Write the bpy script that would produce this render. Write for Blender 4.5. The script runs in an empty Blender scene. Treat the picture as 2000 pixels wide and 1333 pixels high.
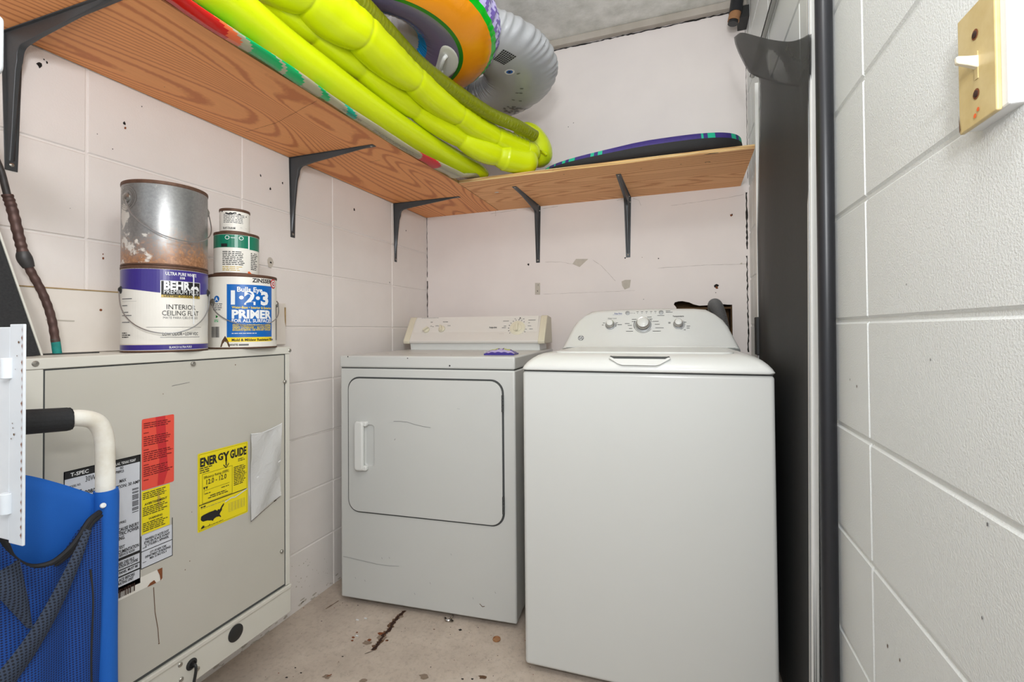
import bpy, bmesh, math, random
from mathutils import Vector, Matrix, noise
R = random.Random(7)
scene = bpy.context.scene
COL = scene.collection
PI = math.pi

# ------------------------------------------------------------------ camera
CAM_H = 1.0034
F, YAW, PIT, ROL, CX, CY = 898.0, 0.3366, 0.0137, -0.0085, 1011.38, 633.38
fwd = Vector((-math.sin(YAW)*math.cos(PIT), math.cos(YAW)*math.cos(PIT), math.sin(PIT)))
rt0 = Vector((math.cos(YAW), math.sin(YAW), 0)); up0 = rt0.cross(fwd)
rgt = rt0*math.cos(ROL) + up0*math.sin(ROL)
upv = -rt0*math.sin(ROL) + up0*math.cos(ROL)
cam = bpy.data.cameras.new('camera'); camo = bpy.data.objects.new('camera', cam); COL.objects.link(camo)
cam.sensor_width = 36; cam.lens = F*36/2000
cam.shift_x = (1000-CX)/2000; cam.shift_y = (CY-666.5)/2000
cam.clip_start = 0.02
m = Matrix((rgt, upv, -fwd)).transposed().to_4x4(); m.translation = (0, 0, CAM_H)
camo.matrix_world = m
scene.camera = camo
EYE = Vector((0, 0, CAM_H))

# ------------------------------------------------------------------ light and exposure
w = bpy.data.worlds.new('world'); scene.world = w; w.use_nodes = True
w.node_tree.nodes['Background'].inputs[0].default_value = (0.89, 0.955, 1.0, 1)
w.node_tree.nodes['Background'].inputs[1].default_value = 0.95
def area(name, loc, target, size, power, color=(1, 1, 1)):
    l = bpy.data.lights.new(name, 'AREA'); l.shape = 'DISK'; l.size = size; l.energy = power; l.color = color
    o = bpy.data.objects.new(name, l); COL.objects.link(o); o.location = loc
    o.rotation_euler = (Vector(target)-Vector(loc)).to_track_quat('-Z', 'Y').to_euler(); return o
l = bpy.data.lights.new('ceiling_bulb', 'POINT'); l.shadow_soft_size = 0.11; l.energy = 12; l.color = (0.98, 0.985, 1)
o = bpy.data.objects.new('ceiling_bulb', l); COL.objects.link(o); o.location = (0.0, 0.32, 2.16)
area('camera_flash', (0.10, -0.10, 1.30), (-0.45, 1.5, 1.15), 0.08, 4.2, (0.98, 0.99, 1))
area('ceiling_fill', (0.05, -0.25, 1.55), (-0.45, 0.9, 2.445), 0.25, 12.5, (0.975, 0.985, 1))  # added upward fill that brightens the ceiling
scene.view_settings.view_transform = 'Standard'
scene.view_settings.look = 'None'
scene.view_settings.exposure = 0.07
scene.view_settings.gamma = 1.0
scene.view_settings.use_curve_mapping = False

# ------------------------------------------------------------------ helpers
def ray(x, y):
    return fwd + rgt*((x-CX)/F) - upv*((y-CY)/F)
def on_x(x, y, X):
    d = ray(x, y); return EYE + d*(X/d.x)
def on_y(x, y, Y):
    d = ray(x, y); return EYE + d*(Y/d.y)
def on_z(x, y, z):
    d = ray(x, y); return EYE + d*((z-CAM_H)/d.z)

def srgb(r, g, b):
    def f(c):
        c /= 255.0
        return c/12.92 if c <= 0.04045 else ((c+0.055)/1.055)**2.4
    return (f(r), f(g), f(b), 1)

class NT:
    def __init__(s, name):
        s.m = bpy.data.materials.new(name); s.m.use_nodes = True; s.t = s.m.node_tree
        s.b = s.t.nodes['Principled BSDF']
    def n(s, kind, **kw):
        nd = s.t.nodes.new(kind)
        for k, v in kw.items(): setattr(nd, k, v)
        return nd
    def l(s, a, b): s.t.links.new(a, b)
    def coord(s, scale=(1, 1, 1), rot=(0, 0, 0)):
        g = s.n('ShaderNodeNewGeometry'); mp = s.n('ShaderNodeMapping')
        mp.inputs['Scale'].default_value = scale; mp.inputs['Rotation'].default_value = rot
        s.l(g.outputs['Position'], mp.inputs['Vector']); return mp.outputs[0]
    def noise(s, vec, scale, detail=3, rough=0.5, dist=0):
        nn = s.n('ShaderNodeTexNoise'); nn.inputs['Scale'].default_value = scale
        nn.inputs['Detail'].default_value = detail; nn.inputs['Roughness'].default_value = rough
        nn.inputs['Distortion'].default_value = dist
        s.l(vec, nn.inputs['Vector']); return nn.outputs['Fac']
    def ramp(s, fac, stops, interp='LINEAR'):
        r = s.n('ShaderNodeValToRGB'); cr = r.color_ramp; cr.interpolation = interp
        while len(cr.elements) < len(stops): cr.elements.new(0.5)
        for e, (p_, c) in zip(cr.elements, stops): e.position = p_; e.color = c
        s.l(fac, r.inputs[0]); return r.outputs[0]
    def math(s, op, a, b=None, c=None):
        mn = s.n('ShaderNodeMath', operation=op)
        for i, v in enumerate((a, b, c)):
            if v is None: continue
            if isinstance(v, (int, float)): mn.inputs[i].default_value = v
            else: s.l(v, mn.inputs[i])
        return mn.outputs[0]
    def mix(s, fac, a, b):
        mx = s.n('ShaderNodeMix', data_type='RGBA')
        if isinstance(fac, (int, float)): mx.inputs[0].default_value = fac
        else: s.l(fac, mx.inputs[0])
        for i, v in ((6, a), (7, b)):
            if isinstance(v, tuple): mx.inputs[i].default_value = v
            else: s.l(v, mx.inputs[i])
        return mx.outputs[2]
    def bump(s, h, strength=0.3, dist=0.002):
        b = s.n('ShaderNodeBump'); b.inputs['Strength'].default_value = strength
        b.inputs['Distance'].default_value = dist; s.l(h, b.inputs['Height'])
        s.l(b.outputs[0], s.b.inputs['Normal'])
    def set(s, **kw):
        names = dict(color='Base Color', rough='Roughness', metal='Metallic', alpha='Alpha', coat='Coat Weight',
                     spec='Specular IOR Level', trans='Transmission Weight', sheen='Sheen Weight', sss='Subsurface Weight')
        for k, v in kw.items():
            i = s.b.inputs[names[k]]
            if hasattr(v, 'is_linked'): s.l(v, i)
            else: i.default_value = v
        return s

def plain(name, col, rough=0.5, metal=0, grain=0.03, gscale=60, bump=0.0, **kw):
    """solid colour with a faint procedural grain"""
    t = NT(name); v = t.coord()
    f = t.noise(v, gscale, 2)
    c2 = tuple(max(0, x*(1-grain*2)) for x in col[:3]) + (1,)
    t.set(color=t.mix(f, col, c2), rough=rough, metal=metal, **kw)
    if bump: t.bump(f, bump, 0.001)
    return t.m

M = {}
def painted(name, c1, c2, bscale, bstr, rough=0.55, patch=2.5, dist=0.002, spots=False):
    t = NT(name); v = t.coord()
    f = t.noise(v, patch, 4, 0.6)
    c = t.mix(t.ramp(f, [(0.35, (0, 0, 0, 1)), (0.7, (1, 1, 1, 1))]), c1, c2)
    if spots:
        sp = t.noise(v, 38, 3, 0.7)
        k = t.ramp(sp, [(0.74, (0, 0, 0, 1)), (0.80, (1, 1, 1, 1))])
        c = t.mix(t.math('MULTIPLY', k, 0.22), c, srgb(150, 140, 130))
    t.set(color=c, rough=rough)
    t.bump(t.noise(v, bscale, 3, 0.6), bstr, dist)
    return t.m
M['wall_left'] = painted('white_block_paint', srgb(240, 234, 230), srgb(232, 226, 221), 260, 0.2, spots=True)
M['wall_back'] = painted('white_panel_paint', srgb(240, 232, 228), srgb(233, 225, 222), 60, 0.08, spots=True)
M['wall_right'] = painted('rolled_white_paint', srgb(230, 233, 232), srgb(225, 228, 227), 330, 0.45, 0.35, dist=0.002)
M['ceiling'] = painted('rough_concrete_ceiling', srgb(243, 242, 236), srgb(214, 214, 206), 60, 0.6, 0.9, 12)
M['trimc'] = painted('smooth_concrete', srgb(190, 182, 172), srgb(172, 164, 152), 30, 0.2, 0.8, 6)
t = NT('stained_concrete'); v = t.coord()
f1 = t.noise(v, 3.0, 6, 0.65); f2 = t.noise(v, 60, 4, 0.7); f3 = t.noise(t.coord((14, 3, 1), (0, 0, 0.8)), 6, 4, 0.7)
c = t.ramp(f1, [(0.3, srgb(180, 165, 152)), (0.55, srgb(207, 192, 178)), (0.75, srgb(223, 210, 198))])
c = t.mix(t.math('MULTIPLY', t.ramp(f2, [(0.5, (0, 0, 0, 1)), (0.8, (1, 1, 1, 1))]), 0.45), c, srgb(120, 105, 92))
c = t.mix(t.math('MULTIPLY', t.ramp(f3, [(0.5, (0, 0, 0, 1)), (0.75, (1, 1, 1, 1))]), 0.35), c, srgb(208, 198, 186))
t.set(color=c, rough=0.75); t.bump(f2, 0.35, 0.003); M['floor'] = t.m

def wood(name, along, light, dark, scale=16.0, off=0):
    t = NT(name)
    sc = (1, 0.16, 1) if along == 'y' else (0.10, 1, 1)
    v = t.coord(sc)
    cell = t.noise(v, 3.6, 1, 0.4, 0.6)
    fine = t.noise(t.coord((60, 3, 60) if along == 'y' else (3, 60, 60)), 4, 3, 0.6)
    sep = t.n('ShaderNodeSeparateXYZ'); t.l(v, sep.inputs[0])
    base = sep.outputs['X'] if along == 'y' else sep.outputs['Y']
    k = t.math('ADD', t.math('MULTIPLY', base, scale*1.1), t.math('MULTIPLY', cell, scale*1.35))
    fr = t.math('FRACT', t.math('MULTIPLY', k, 1.6))
    wv = t.math('ADD', fr, t.math('MULTIPLY', t.noise(t.coord((1, 1, 1)), 90, 2), 0.18))
    g = t.ramp(wv, [(0.0, dark), (0.14, dark), (0.30, light), (0.85, light), (1.0, dark)])
    c = t.mix(t.math('MULTIPLY', t.ramp(fine, [(0.4, (0, 0, 0, 1)), (0.7, (1, 1, 1, 1))]), 0.25), g, dark)
    t.set(color=c, rough=0.6); t.bump(fr, 0.08, 0.001); return t.m
M['wood_y'] = wood('plywood_cathedral_grain', 'y', srgb(250, 174, 110), srgb(214, 132, 78))
M['wood_x'] = wood('plywood_straight_grain', 'x', srgb(252, 192, 132), srgb(222, 150, 94), 22)
t = NT('plywood_edge'); v = t.coord((3, 3, 260))
f = t.noise(v, 1.0, 2); t.set(color=t.ramp(f, [(0.4, srgb(222, 184, 120)), (0.5, srgb(150, 98, 52)), (0.6, srgb(232, 204, 150))]), rough=0.7); M['ply_edge'] = t.m
M['bracket'] = plain('dark_grey_stamped_steel', srgb(74, 77, 80), 0.38, 0.35, 0.06, 200, 0.05)
M['screw'] = plain('zinc_screw', srgb(175, 172, 165), 0.35, 0.9)
M['enamel'] = painted('appliance_enamel', srgb(208, 209, 206), srgb(205, 206, 203), 8, 0.015, 0.28, 2)
M['enamel_w'] = painted('white_washer_enamel', srgb(214, 215, 212), srgb(212, 213, 210), 8, 0.01, 0.20, 2)
M['plastic_w'] = plain('glossy_white_plastic', srgb(228, 229, 226), 0.22, 0, 0.01)
M['console'] = plain('console_white', srgb(226, 222, 216), 0.35, 0, 0.01)
M['beige'] = plain('aged_beige_plastic', srgb(226, 220, 198), 0.4, 0, 0.03)
M['gap'] = plain('dark_gap_rubber', srgb(70, 72, 72), 0.7)
M['chrome'] = plain('chrome', srgb(176, 172, 168), 0.12, 1.0, 0.0)
M['silver'] = plain('silver_print', srgb(165, 167, 168), 0.4, 0.3)
M['ink'] = plain('black_ink', srgb(28, 28, 30), 0.55)
M['greyink'] = plain('grey_ink', srgb(110, 110, 112), 0.55)
M['blueink'] = plain('blue_ink', srgb(90, 105, 160), 0.5)
M['white'] = plain('white_print', srgb(235, 236, 236), 0.45)
M['unit'] = painted('beige_sheet_metal', srgb(196, 192, 182), srgb(188, 184, 173), 10, 0.02, 0.42, 2)
M['unit2'] = painted('light_beige_trim_metal', srgb(216, 213, 203), srgb(206, 203, 193), 10, 0.02, 0.42, 2)
M['redlab'] = plain('red_label', srgb(238, 84, 66), 0.35, 0, 0.06, 14)
M['redink'] = plain('dark_red_ink', srgb(120, 25, 25), 0.5)
M['yellow'] = plain('yellow_label', srgb(242, 222, 20), 0.45, 0, 0.05, 20)
M['speclab'] = plain('pale_label', srgb(214, 217, 224), 0.4)
M['rust'] = plain('rust', srgb(150, 85, 45), 0.8, 0, 0.3, 80)
M['rustdark'] = plain('dark_rust', srgb(72, 42, 28), 0.9, 0, 0.4, 300, 0.4)
M['stain'] = plain('brown_stain', srgb(120, 88, 62), 0.8, 0, 0.25, 120)
M['blackplug'] = plain('black_plastic', srgb(38, 38, 38), 0.5, 0, 0.1)
M['blacktube'] = plain('glossy_black_tube', srgb(34, 35, 40), 0.36, 0, 0.1, 20)
M['alu'] = plain('white_aluminium', srgb(238, 238, 236), 0.35, 0, 0.01)
M['greyrail'] = plain('grey_rail', srgb(185, 184, 180), 0.35, 0.3)
M['hose'] = plain('grey_ribbed_hose', srgb(112, 112, 112), 0.5)
M['purple'] = plain('purple_print', srgb(60, 46, 132), 0.3, 0, 0.06, 12)
M['creamlab'] = plain('cream_label', srgb(233, 229, 220), 0.4, 0, 0.03, 30)
M['gold'] = plain('gold_print', srgb(200, 170, 70), 0.4)
M['blue'] = plain('blue_print', srgb(6, 100, 182), 0.35, 0, 0.05, 20)
M['yprint'] = plain('yellow_print', srgb(245, 215, 40), 0.4)
M['green'] = plain('green_print', srgb(18, 120, 92), 0.3, 0, 0.06, 30)
M['redp'] = plain('red_print', srgb(205, 45, 50), 0.4)
M['tin'] = plain('bare_tin', srgb(160, 158, 152), 0.3, 0.9, 0.2, 40)
M['tinrust'] = plain('rusty_rim', srgb(112, 80, 62), 0.6, 0.3, 0.3, 120)
M['wire'] = plain('steel_wire', srgb(165, 166, 168), 0.3, 0.8)
t = NT('aged_galvanised_metal'); v = t.coord()
g = t.n('ShaderNodeNewGeometry'); sep = t.n('ShaderNodeSeparateXYZ'); t.l(g.outputs['Position'], sep.inputs[0])
f1 = t.noise(v, 9, 5, 0.65); f2 = t.noise(v, 160, 3, 0.7); f3 = t.noise(v, 26, 4, 0.6)
base = t.mix(f2, srgb(132, 132, 132), srgb(176, 176, 175))
h = t.math('MULTIPLY', t.math('SUBTRACT', 1.245, sep.outputs['Z']), 10.0)
rmask = t.ramp(t.math('MULTIPLY', t.math('ADD', t.math('MULTIPLY', h, .8), t.math('ADD', t.math('MULTIPLY', f1, 1.0), t.math('MULTIPLY', f2, .7))), .5), [(0.51, (0, 0, 0, 1)), (0.70, (1, 1, 1, 1))])
c = t.mix(rmask, base, t.mix(t.ramp(f2, [(.3, (0, 0, 0, 1)), (.7, (1, 1, 1, 1))]), srgb(112, 72, 46), srgb(176, 132, 98)))
h2 = t.math('MULTIPLY', t.math('SUBTRACT', sep.outputs['Z'], 1.29), 14.0)
ym = t.math('MULTIPLY', t.math('SUBTRACT', sep.outputs['Y'], 0.78), 7.0)
wm = t.ramp(t.math('ADD', t.math('ADD', h2, ym), t.math('MULTIPLY', f3, 0.9)), [(1.10, (0, 0, 0, 1)), (1.18, (1, 1, 1, 1))])
c = t.mix(wm, c, srgb(226, 216, 204))
wm2 = t.math('MULTIPLY', t.ramp(t.math('ADD', t.math('MULTIPLY', t.math('SUBTRACT', 0.715, sep.outputs['Y']), 6), f3), [(0.765, (0, 0, 0, 1)), (0.81, (1, 1, 1, 1))]), 1.0)
c = t.mix(wm2, c, srgb(205, 200, 192))
t.set(color=c, rough=0.38, metal=t.math('SUBTRACT', 0.75, t.math('MULTIPLY', t.math('MAXIMUM', rmask, t.math('MAXIMUM', wm, wm2)), 0.7)))
M['galv'] = t.m
def vinyl(name, col, rough=0.22, wr=0.25, ws=30, stretch=(1, 1, 1), sss=0.0, alpha=1.0, trans=0.0):
    t = NT(name); v = t.coord(stretch)
    t.set(color=col, rough=rough, alpha=alpha, trans=trans)
    if sss:
        t.set(sss=sss); t.b.inputs['Subsurface Radius'].default_value = (0.03, 0.03, 0.01)
    t.bump(t.noise(v, ws, 3, 0.6, 1.0), wr, 0.004); return t.m
M['faint'] = plain('faint_stain', srgb(158, 138, 120), 0.8, 0, 0.2, 120)
M['pouch'] = vinyl('translucent_plastic', srgb(232, 232, 232), 0.12, 1.0, 38, alpha=0.62)
LIME = srgb(208, 224, 14)
M['lime'] = vinyl('lime_vinyl', LIME, 0.25, 0.18, 9)
M['lime_shade'] = vinyl('shaded_lime_vinyl', srgb(122, 130, 8), 0.28, 0.6, 24, (1, 6, 1))  # lime darkened in its colour, shade of the raft's inner side
M['clear'] = vinyl('clear_vinyl', srgb(196, 190, 160), 0.12, 0.3, 20, alpha=0.75)
M['cgreen'] = vinyl('green_vinyl', srgb(0, 178, 100), 0.15, 0.1)
M['cteal'] = vinyl('teal_vinyl', srgb(10, 180, 150), 0.15, 0.1)
M['cred'] = vinyl('red_vinyl', srgb(205, 28, 20), 0.15, 0.15)
M['corange'] = vinyl('coral_vinyl', srgb(235, 110, 60), 0.15, 0.1)
M['orange'] = vinyl('orange_vinyl', srgb(255, 160, 10), 0.2, 0.25, 16)
M['rblue'] = vinyl('blue_vinyl', srgb(0, 130, 200), 0.2, 0.1)
M['violet'] = vinyl('violet_vinyl', srgb(118, 96, 180), 0.2, 0.15)
M['lilac'] = vinyl('lilac_vinyl', srgb(196, 188, 235), 0.2, 0.2, 40)
M['smoky'] = vinyl('smoky_clear_vinyl', srgb(112, 104, 138), 0.08, 0.3, 12)
M['rgreen'] = vinyl('bright_green_vinyl', srgb(0, 200, 30), 0.2, 0.1)
M['dkgreen'] = vinyl('dark_green_vinyl', srgb(10, 120, 30), 0.2, 0.1)
M['shark'] = vinyl('grey_vinyl', srgb(176, 178, 181), 0.28, 0.12, 14)
M['sharkdk'] = plain('dark_grey_print', srgb(118, 119, 120), 0.35)
M['foam'] = plain('black_foam', srgb(40, 41, 44), 0.8, 0, 0.2, 300, 0.3)
M['copper'] = plain('tarnished_copper', srgb(112, 86, 80), 0.5, 0.4, 0.35, 60, 0.2)
M['verdigris'] = plain('verdigris', srgb(40, 170, 160), 0.7, 0, 0.3, 80)
M['steel_dk'] = plain('dark_steel_sleeve', srgb(88, 86, 86), 0.5, 0.4, 0.3, 60)
M['duct'] = plain('black_duct_liner', srgb(52, 52, 53), 0.9, 0, 0.3, 260, 0.6)
M['cabinet'] = painted('chipped_white_metal', srgb(222, 226, 230), srgb(205, 211, 218), 30, 0.1, 0.45, 9)
M['board'] = painted('white_painted_board', srgb(236, 229, 221), srgb(226, 217, 206), 12, 0.1, 0.55, 5)
M['wornwood'] = plain('worn_wood_edge', srgb(198, 166, 112), 0.7, 0, 0.3, 60)
M['tubewhite'] = painted('scuffed_white_tube', srgb(238, 236, 228), srgb(222, 216, 202), 40, 0.1, 0.3, 30)
t = NT('blue_canvas'); v = t.coord(); f = t.noise(v, 5, 3); f2 = t.noise(v, 900, 2)
t.set(color=t.mix(f, srgb(14, 106, 204), srgb(8, 82, 170)), rough=0.75); t.bump(f2, 0.25, 0.001); M['canvas'] = t.m
def net(name, strand, holec, per):
    t = NT(name); g_ = t.n('ShaderNodeNewGeometry'); sp_ = t.n('ShaderNodeSeparateXYZ'); t.l(g_.outputs['Position'], sp_.inputs[0])
    fy = t.math('SINE', t.math('MULTIPLY', t.math('ADD', sp_.outputs['Y'], sp_.outputs['Z']), 2*PI/per))
    fz = t.math('SINE', t.math('MULTIPLY', t.math('SUBTRACT', sp_.outputs['Y'], sp_.outputs['Z']), 2*PI/per))
    k_ = t.ramp(t.math('MULTIPLY', fy, fz), [(0.12, (0, 0, 0, 1)), (0.32, (1, 1, 1, 1))])
    t.set(color=t.mix(k_, strand, holec), rough=0.75); return t.m
M['net'] = net('blue_net', srgb(12, 70, 150), srgb(4, 26, 76), 0.0075)
M['bnet'] = net('black_net', srgb(50, 62, 84), srgb(12, 16, 28), 0.0085)
M['blacktrim'] = plain('black_binding', srgb(34, 34, 38), 0.7, 0, 0.15, 200)
M['switchpl'] = painted('aged_cream_plate', srgb(208, 188, 138), srgb(192, 168, 112), 20, 0.02, 0.35, 25)
M['creamsw'] = plain('cream_toggle', srgb(236, 228, 205), 0.35)
t = NT('charcoal_screen'); v = t.coord((1, 1, 1)); f = t.noise(t.coord((200, 200, 20)), 3, 2)
t.set(color=t.mix(f, srgb(44, 44, 44), srgb(66, 66, 66)), rough=0.6, alpha=0.76); M['screen'] = t.m
M['holebrown'] = plain('bare_wood_frame', srgb(116, 84, 46), 0.8, 0, 0.4, 40)
M['dark'] = plain('dark_cavity', srgb(30, 26, 24), 0.9)
M['patch'] = plain('bare_patch', srgb(206, 198, 186), 0.8, 0, 0.1, 60)
M['pencil'] = plain('pencil_crack', srgb(166, 156, 148), 0.8)
M['teal'] = plain('teal_fabric', srgb(28, 190, 150), 0.6, 0, 0.1)
M['indigo'] = plain('indigo_fabric', srgb(64, 48, 130), 0.6, 0, 0.15, 80)
M['blackfab'] = plain('black_neoprene', srgb(42, 42, 44), 0.75, 0, 0.2, 400, 0.4)
M['copperfit'] = plain('copper_fitting', srgb(198, 146, 104), 0.35, 0.5, 0.15, 60)
M['packet'] = plain('purple_wrapper', srgb(70, 58, 150), 0.25, 0, 0.1, 60, 0.2)
M['packetl'] = plain('lavender_wrapper', srgb(190, 178, 224), 0.25, 0, 0.1, 60)
M['packety'] = plain('lime_wrapper_print', srgb(190, 200, 110), 0.3, 0, 0.1, 60)
M['eyeblue'] = plain('eye_blue', srgb(50, 110, 190), 0.2)

def finish(name, bm, mats, parent=None, smooth=35, bevel=0, seg=2):
    """bmesh -> ONE linked mesh object"""
    me = bpy.data.meshes.new(name)
    bmesh.ops.recalc_face_normals(bm, faces=bm.faces)
    bm.to_mesh(me); bm.free()
    for mm in (mats if isinstance(mats, (list, tuple)) else [mats]):
        me.materials.append(M[mm] if isinstance(mm, str) else mm)
    o = bpy.data.objects.new(name, me); COL.objects.link(o)
    if parent: o.parent = parent
    if smooth:
        me.polygons.foreach_set('use_smooth', [True]*len(me.polygons))
        me.set_sharp_from_angle(angle=math.radians(smooth))
    if bevel:
        b = o.modifiers.new('bevel', 'BEVEL'); b.width = bevel; b.segments = seg; b.limit_method = 'ANGLE'
        b.angle_limit = math.radians(40); b.harden_normals = False
    return o
def thing(name, label, cat, loc=(0, 0, 0), rotz=0, group=None):
    o = bpy.data.objects.new(name, None); COL.objects.link(o); o.empty_display_size = 0.05
    o.location = loc; o.rotation_euler = (0, 0, rotz); o['label'] = label; o['category'] = cat
    if group: o['group'] = group
    return o
def tag(o, label, cat, group=None):
    o['label'] = label; o['category'] = cat
    if group: o['group'] = group
    return o
def box(bm, x0, x1, y0, y1, z0, z1, mi=0):
    vs = [bm.verts.new((x, y, z)) for z in (z0, z1) for y in (y0, y1) for x in (x0, x1)]
    for f in ((0, 1, 3, 2), (4, 6, 7, 5), (0, 4, 5, 1), (2, 3, 7, 6), (0, 2, 6, 4), (1, 5, 7, 3)):
        bm.faces.new([vs[i] for i in f]).material_index = mi
def prism(bm, pts, a, b, mapf, mi=0):
    """polygon pts (u,v) extruded from a to b; mapf(u,v,h)->xyz"""
    lo = [bm.verts.new(mapf(u, v, a)) for u, v in pts]; hi = [bm.verts.new(mapf(u, v, b)) for u, v in pts]
    n = len(pts)
    bm.faces.new(lo).material_index = mi; bm.faces.new(hi[::-1]).material_index = mi
    for i in range(n):
        bm.faces.new((lo[i], hi[i], hi[(i+1) % n], lo[(i+1) % n])).material_index = mi
def rrect(w, h, r, seg=6, cx=0, cy=0):
    pts = []
    for (sx, sy, a0) in ((1, 1, 0), (-1, 1, 90), (-1, -1, 180), (1, -1, 270)):
        for i in range(seg+1):
            a = math.radians(a0+90*i/seg)
            pts.append((cx+sx*(w/2-r)+r*math.cos(a), cy+sy*(h/2-r)+r*math.sin(a)))
    return pts
def circ(r, n=20, cx=0, cy=0): return [(cx+r*math.cos(2*PI*i/n), cy+r*math.sin(2*PI*i/n)) for i in range(n)]
def lathe(bm, prof, c=(0, 0, 0), n=48, mi=0, cap=True, axis=None):
    """prof [(r,z)] revolved round z (or carried by matrix axis)"""
    rings = []
    for r, z in prof:
        rg = []
        for i in range(n):
            a = 2*PI*i/n; p_ = Vector((r*math.cos(a), r*math.sin(a), z))
            if axis: p_ = axis @ p_
            rg.append(bm.verts.new(p_+Vector(c)))
        rings.append(rg)
    for j in range(len(rings)-1):
        m_ = mi[j] if isinstance(mi, list) else mi
        for i in range(n):
            bm.faces.new((rings[j][i], rings[j][(i+1) % n], rings[j+1][(i+1) % n], rings[j+1][i])).material_index = m_
    if cap:
        bm.faces.new(rings[0][::-1]).material_index = mi[0] if isinstance(mi, list) else mi
        bm.faces.new(rings[-1]).material_index = mi[-1] if isinstance(mi, list) else mi
def catmull(pts, n):
    pts = [Vector(p_) for p_ in pts]; P = [pts[0]*2-pts[1]]+pts+[pts[-1]*2-pts[-2]]
    out = []; S = len(pts)-1
    for k in range(n):
        s = k/(n-1)*S; i = min(int(s), S-1); u = s-i
        a, b, c_, d = P[i], P[i+1], P[i+2], P[i+3]
        out.append(0.5*((2*b)+(c_-a)*u+(2*a-5*b+4*c_-d)*u*u+(3*b-3*c_+d-a)*u**3))
    return out
def tube(bm, pts, rad, n=12, samples=None, mi=0, cap=True, up=(0, 0, 1)):
    """swept tube. rad: number or f(s, ang)->r ; mi number or f(s, ang)"""
    P = catmull(pts, samples) if samples else [Vector(p_) for p_ in pts]
    L = len(P); rings = []; a = None
    for k in range(L):
        tng = (P[min(k+1, L-1)]-P[max(k-1, 0)]).normalized()
        if a is None:
            a = Vector(up).cross(tng)
            if a.length < 0.05: a = Vector((1, 0, 0)).cross(tng)
        a = (a-tng*a.dot(tng)).normalized(); b = tng.cross(a); s = k/(L-1); rg = []
        for i in range(n):
            th = 2*PI*i/n; r = rad(s, th) if callable(rad) else rad
            rg.append(bm.verts.new(P[k]+(a*math.cos(th)+b*math.sin(th))*r))
        rings.append(rg)
    for k in range(L-1):
        for i in range(n):
            f = bm.faces.new((rings[k][i], rings[k][(i+1) % n], rings[k+1][(i+1) % n], rings[k+1][i]))
            f.material_index = mi((k+0.5)/(L-1), 2*PI*(i+0.5)/n) if callable(mi) else mi
    if cap:
        bm.faces.new(rings[0][::-1]); bm.faces.new(rings[-1])
    return rings
def gridsurf(bm, rows, mi=0, sub=6):
    """smooth surface through a grid of control points (list of rows)"""
    fine = [catmull(r, (len(r)-1)*sub+1) for r in rows]
    nc = len(fine[0]); cols = [catmull([fine[j][i] for j in range(len(fine))], (len(fine)-1)*sub+1) for i in range(nc)]
    V_ = [[bm.verts.new(p_) for p_ in c_] for c_ in cols]
    for i in range(nc-1):
        for j in range(len(V_[0])-1):
            f = bm.faces.new((V_[i][j], V_[i+1][j], V_[i+1][j+1], V_[i][j+1]))
            f.material_index = mi(i/(nc-1), j/(len(V_[0])-1)) if callable(mi) else mi
    return V_

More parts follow.
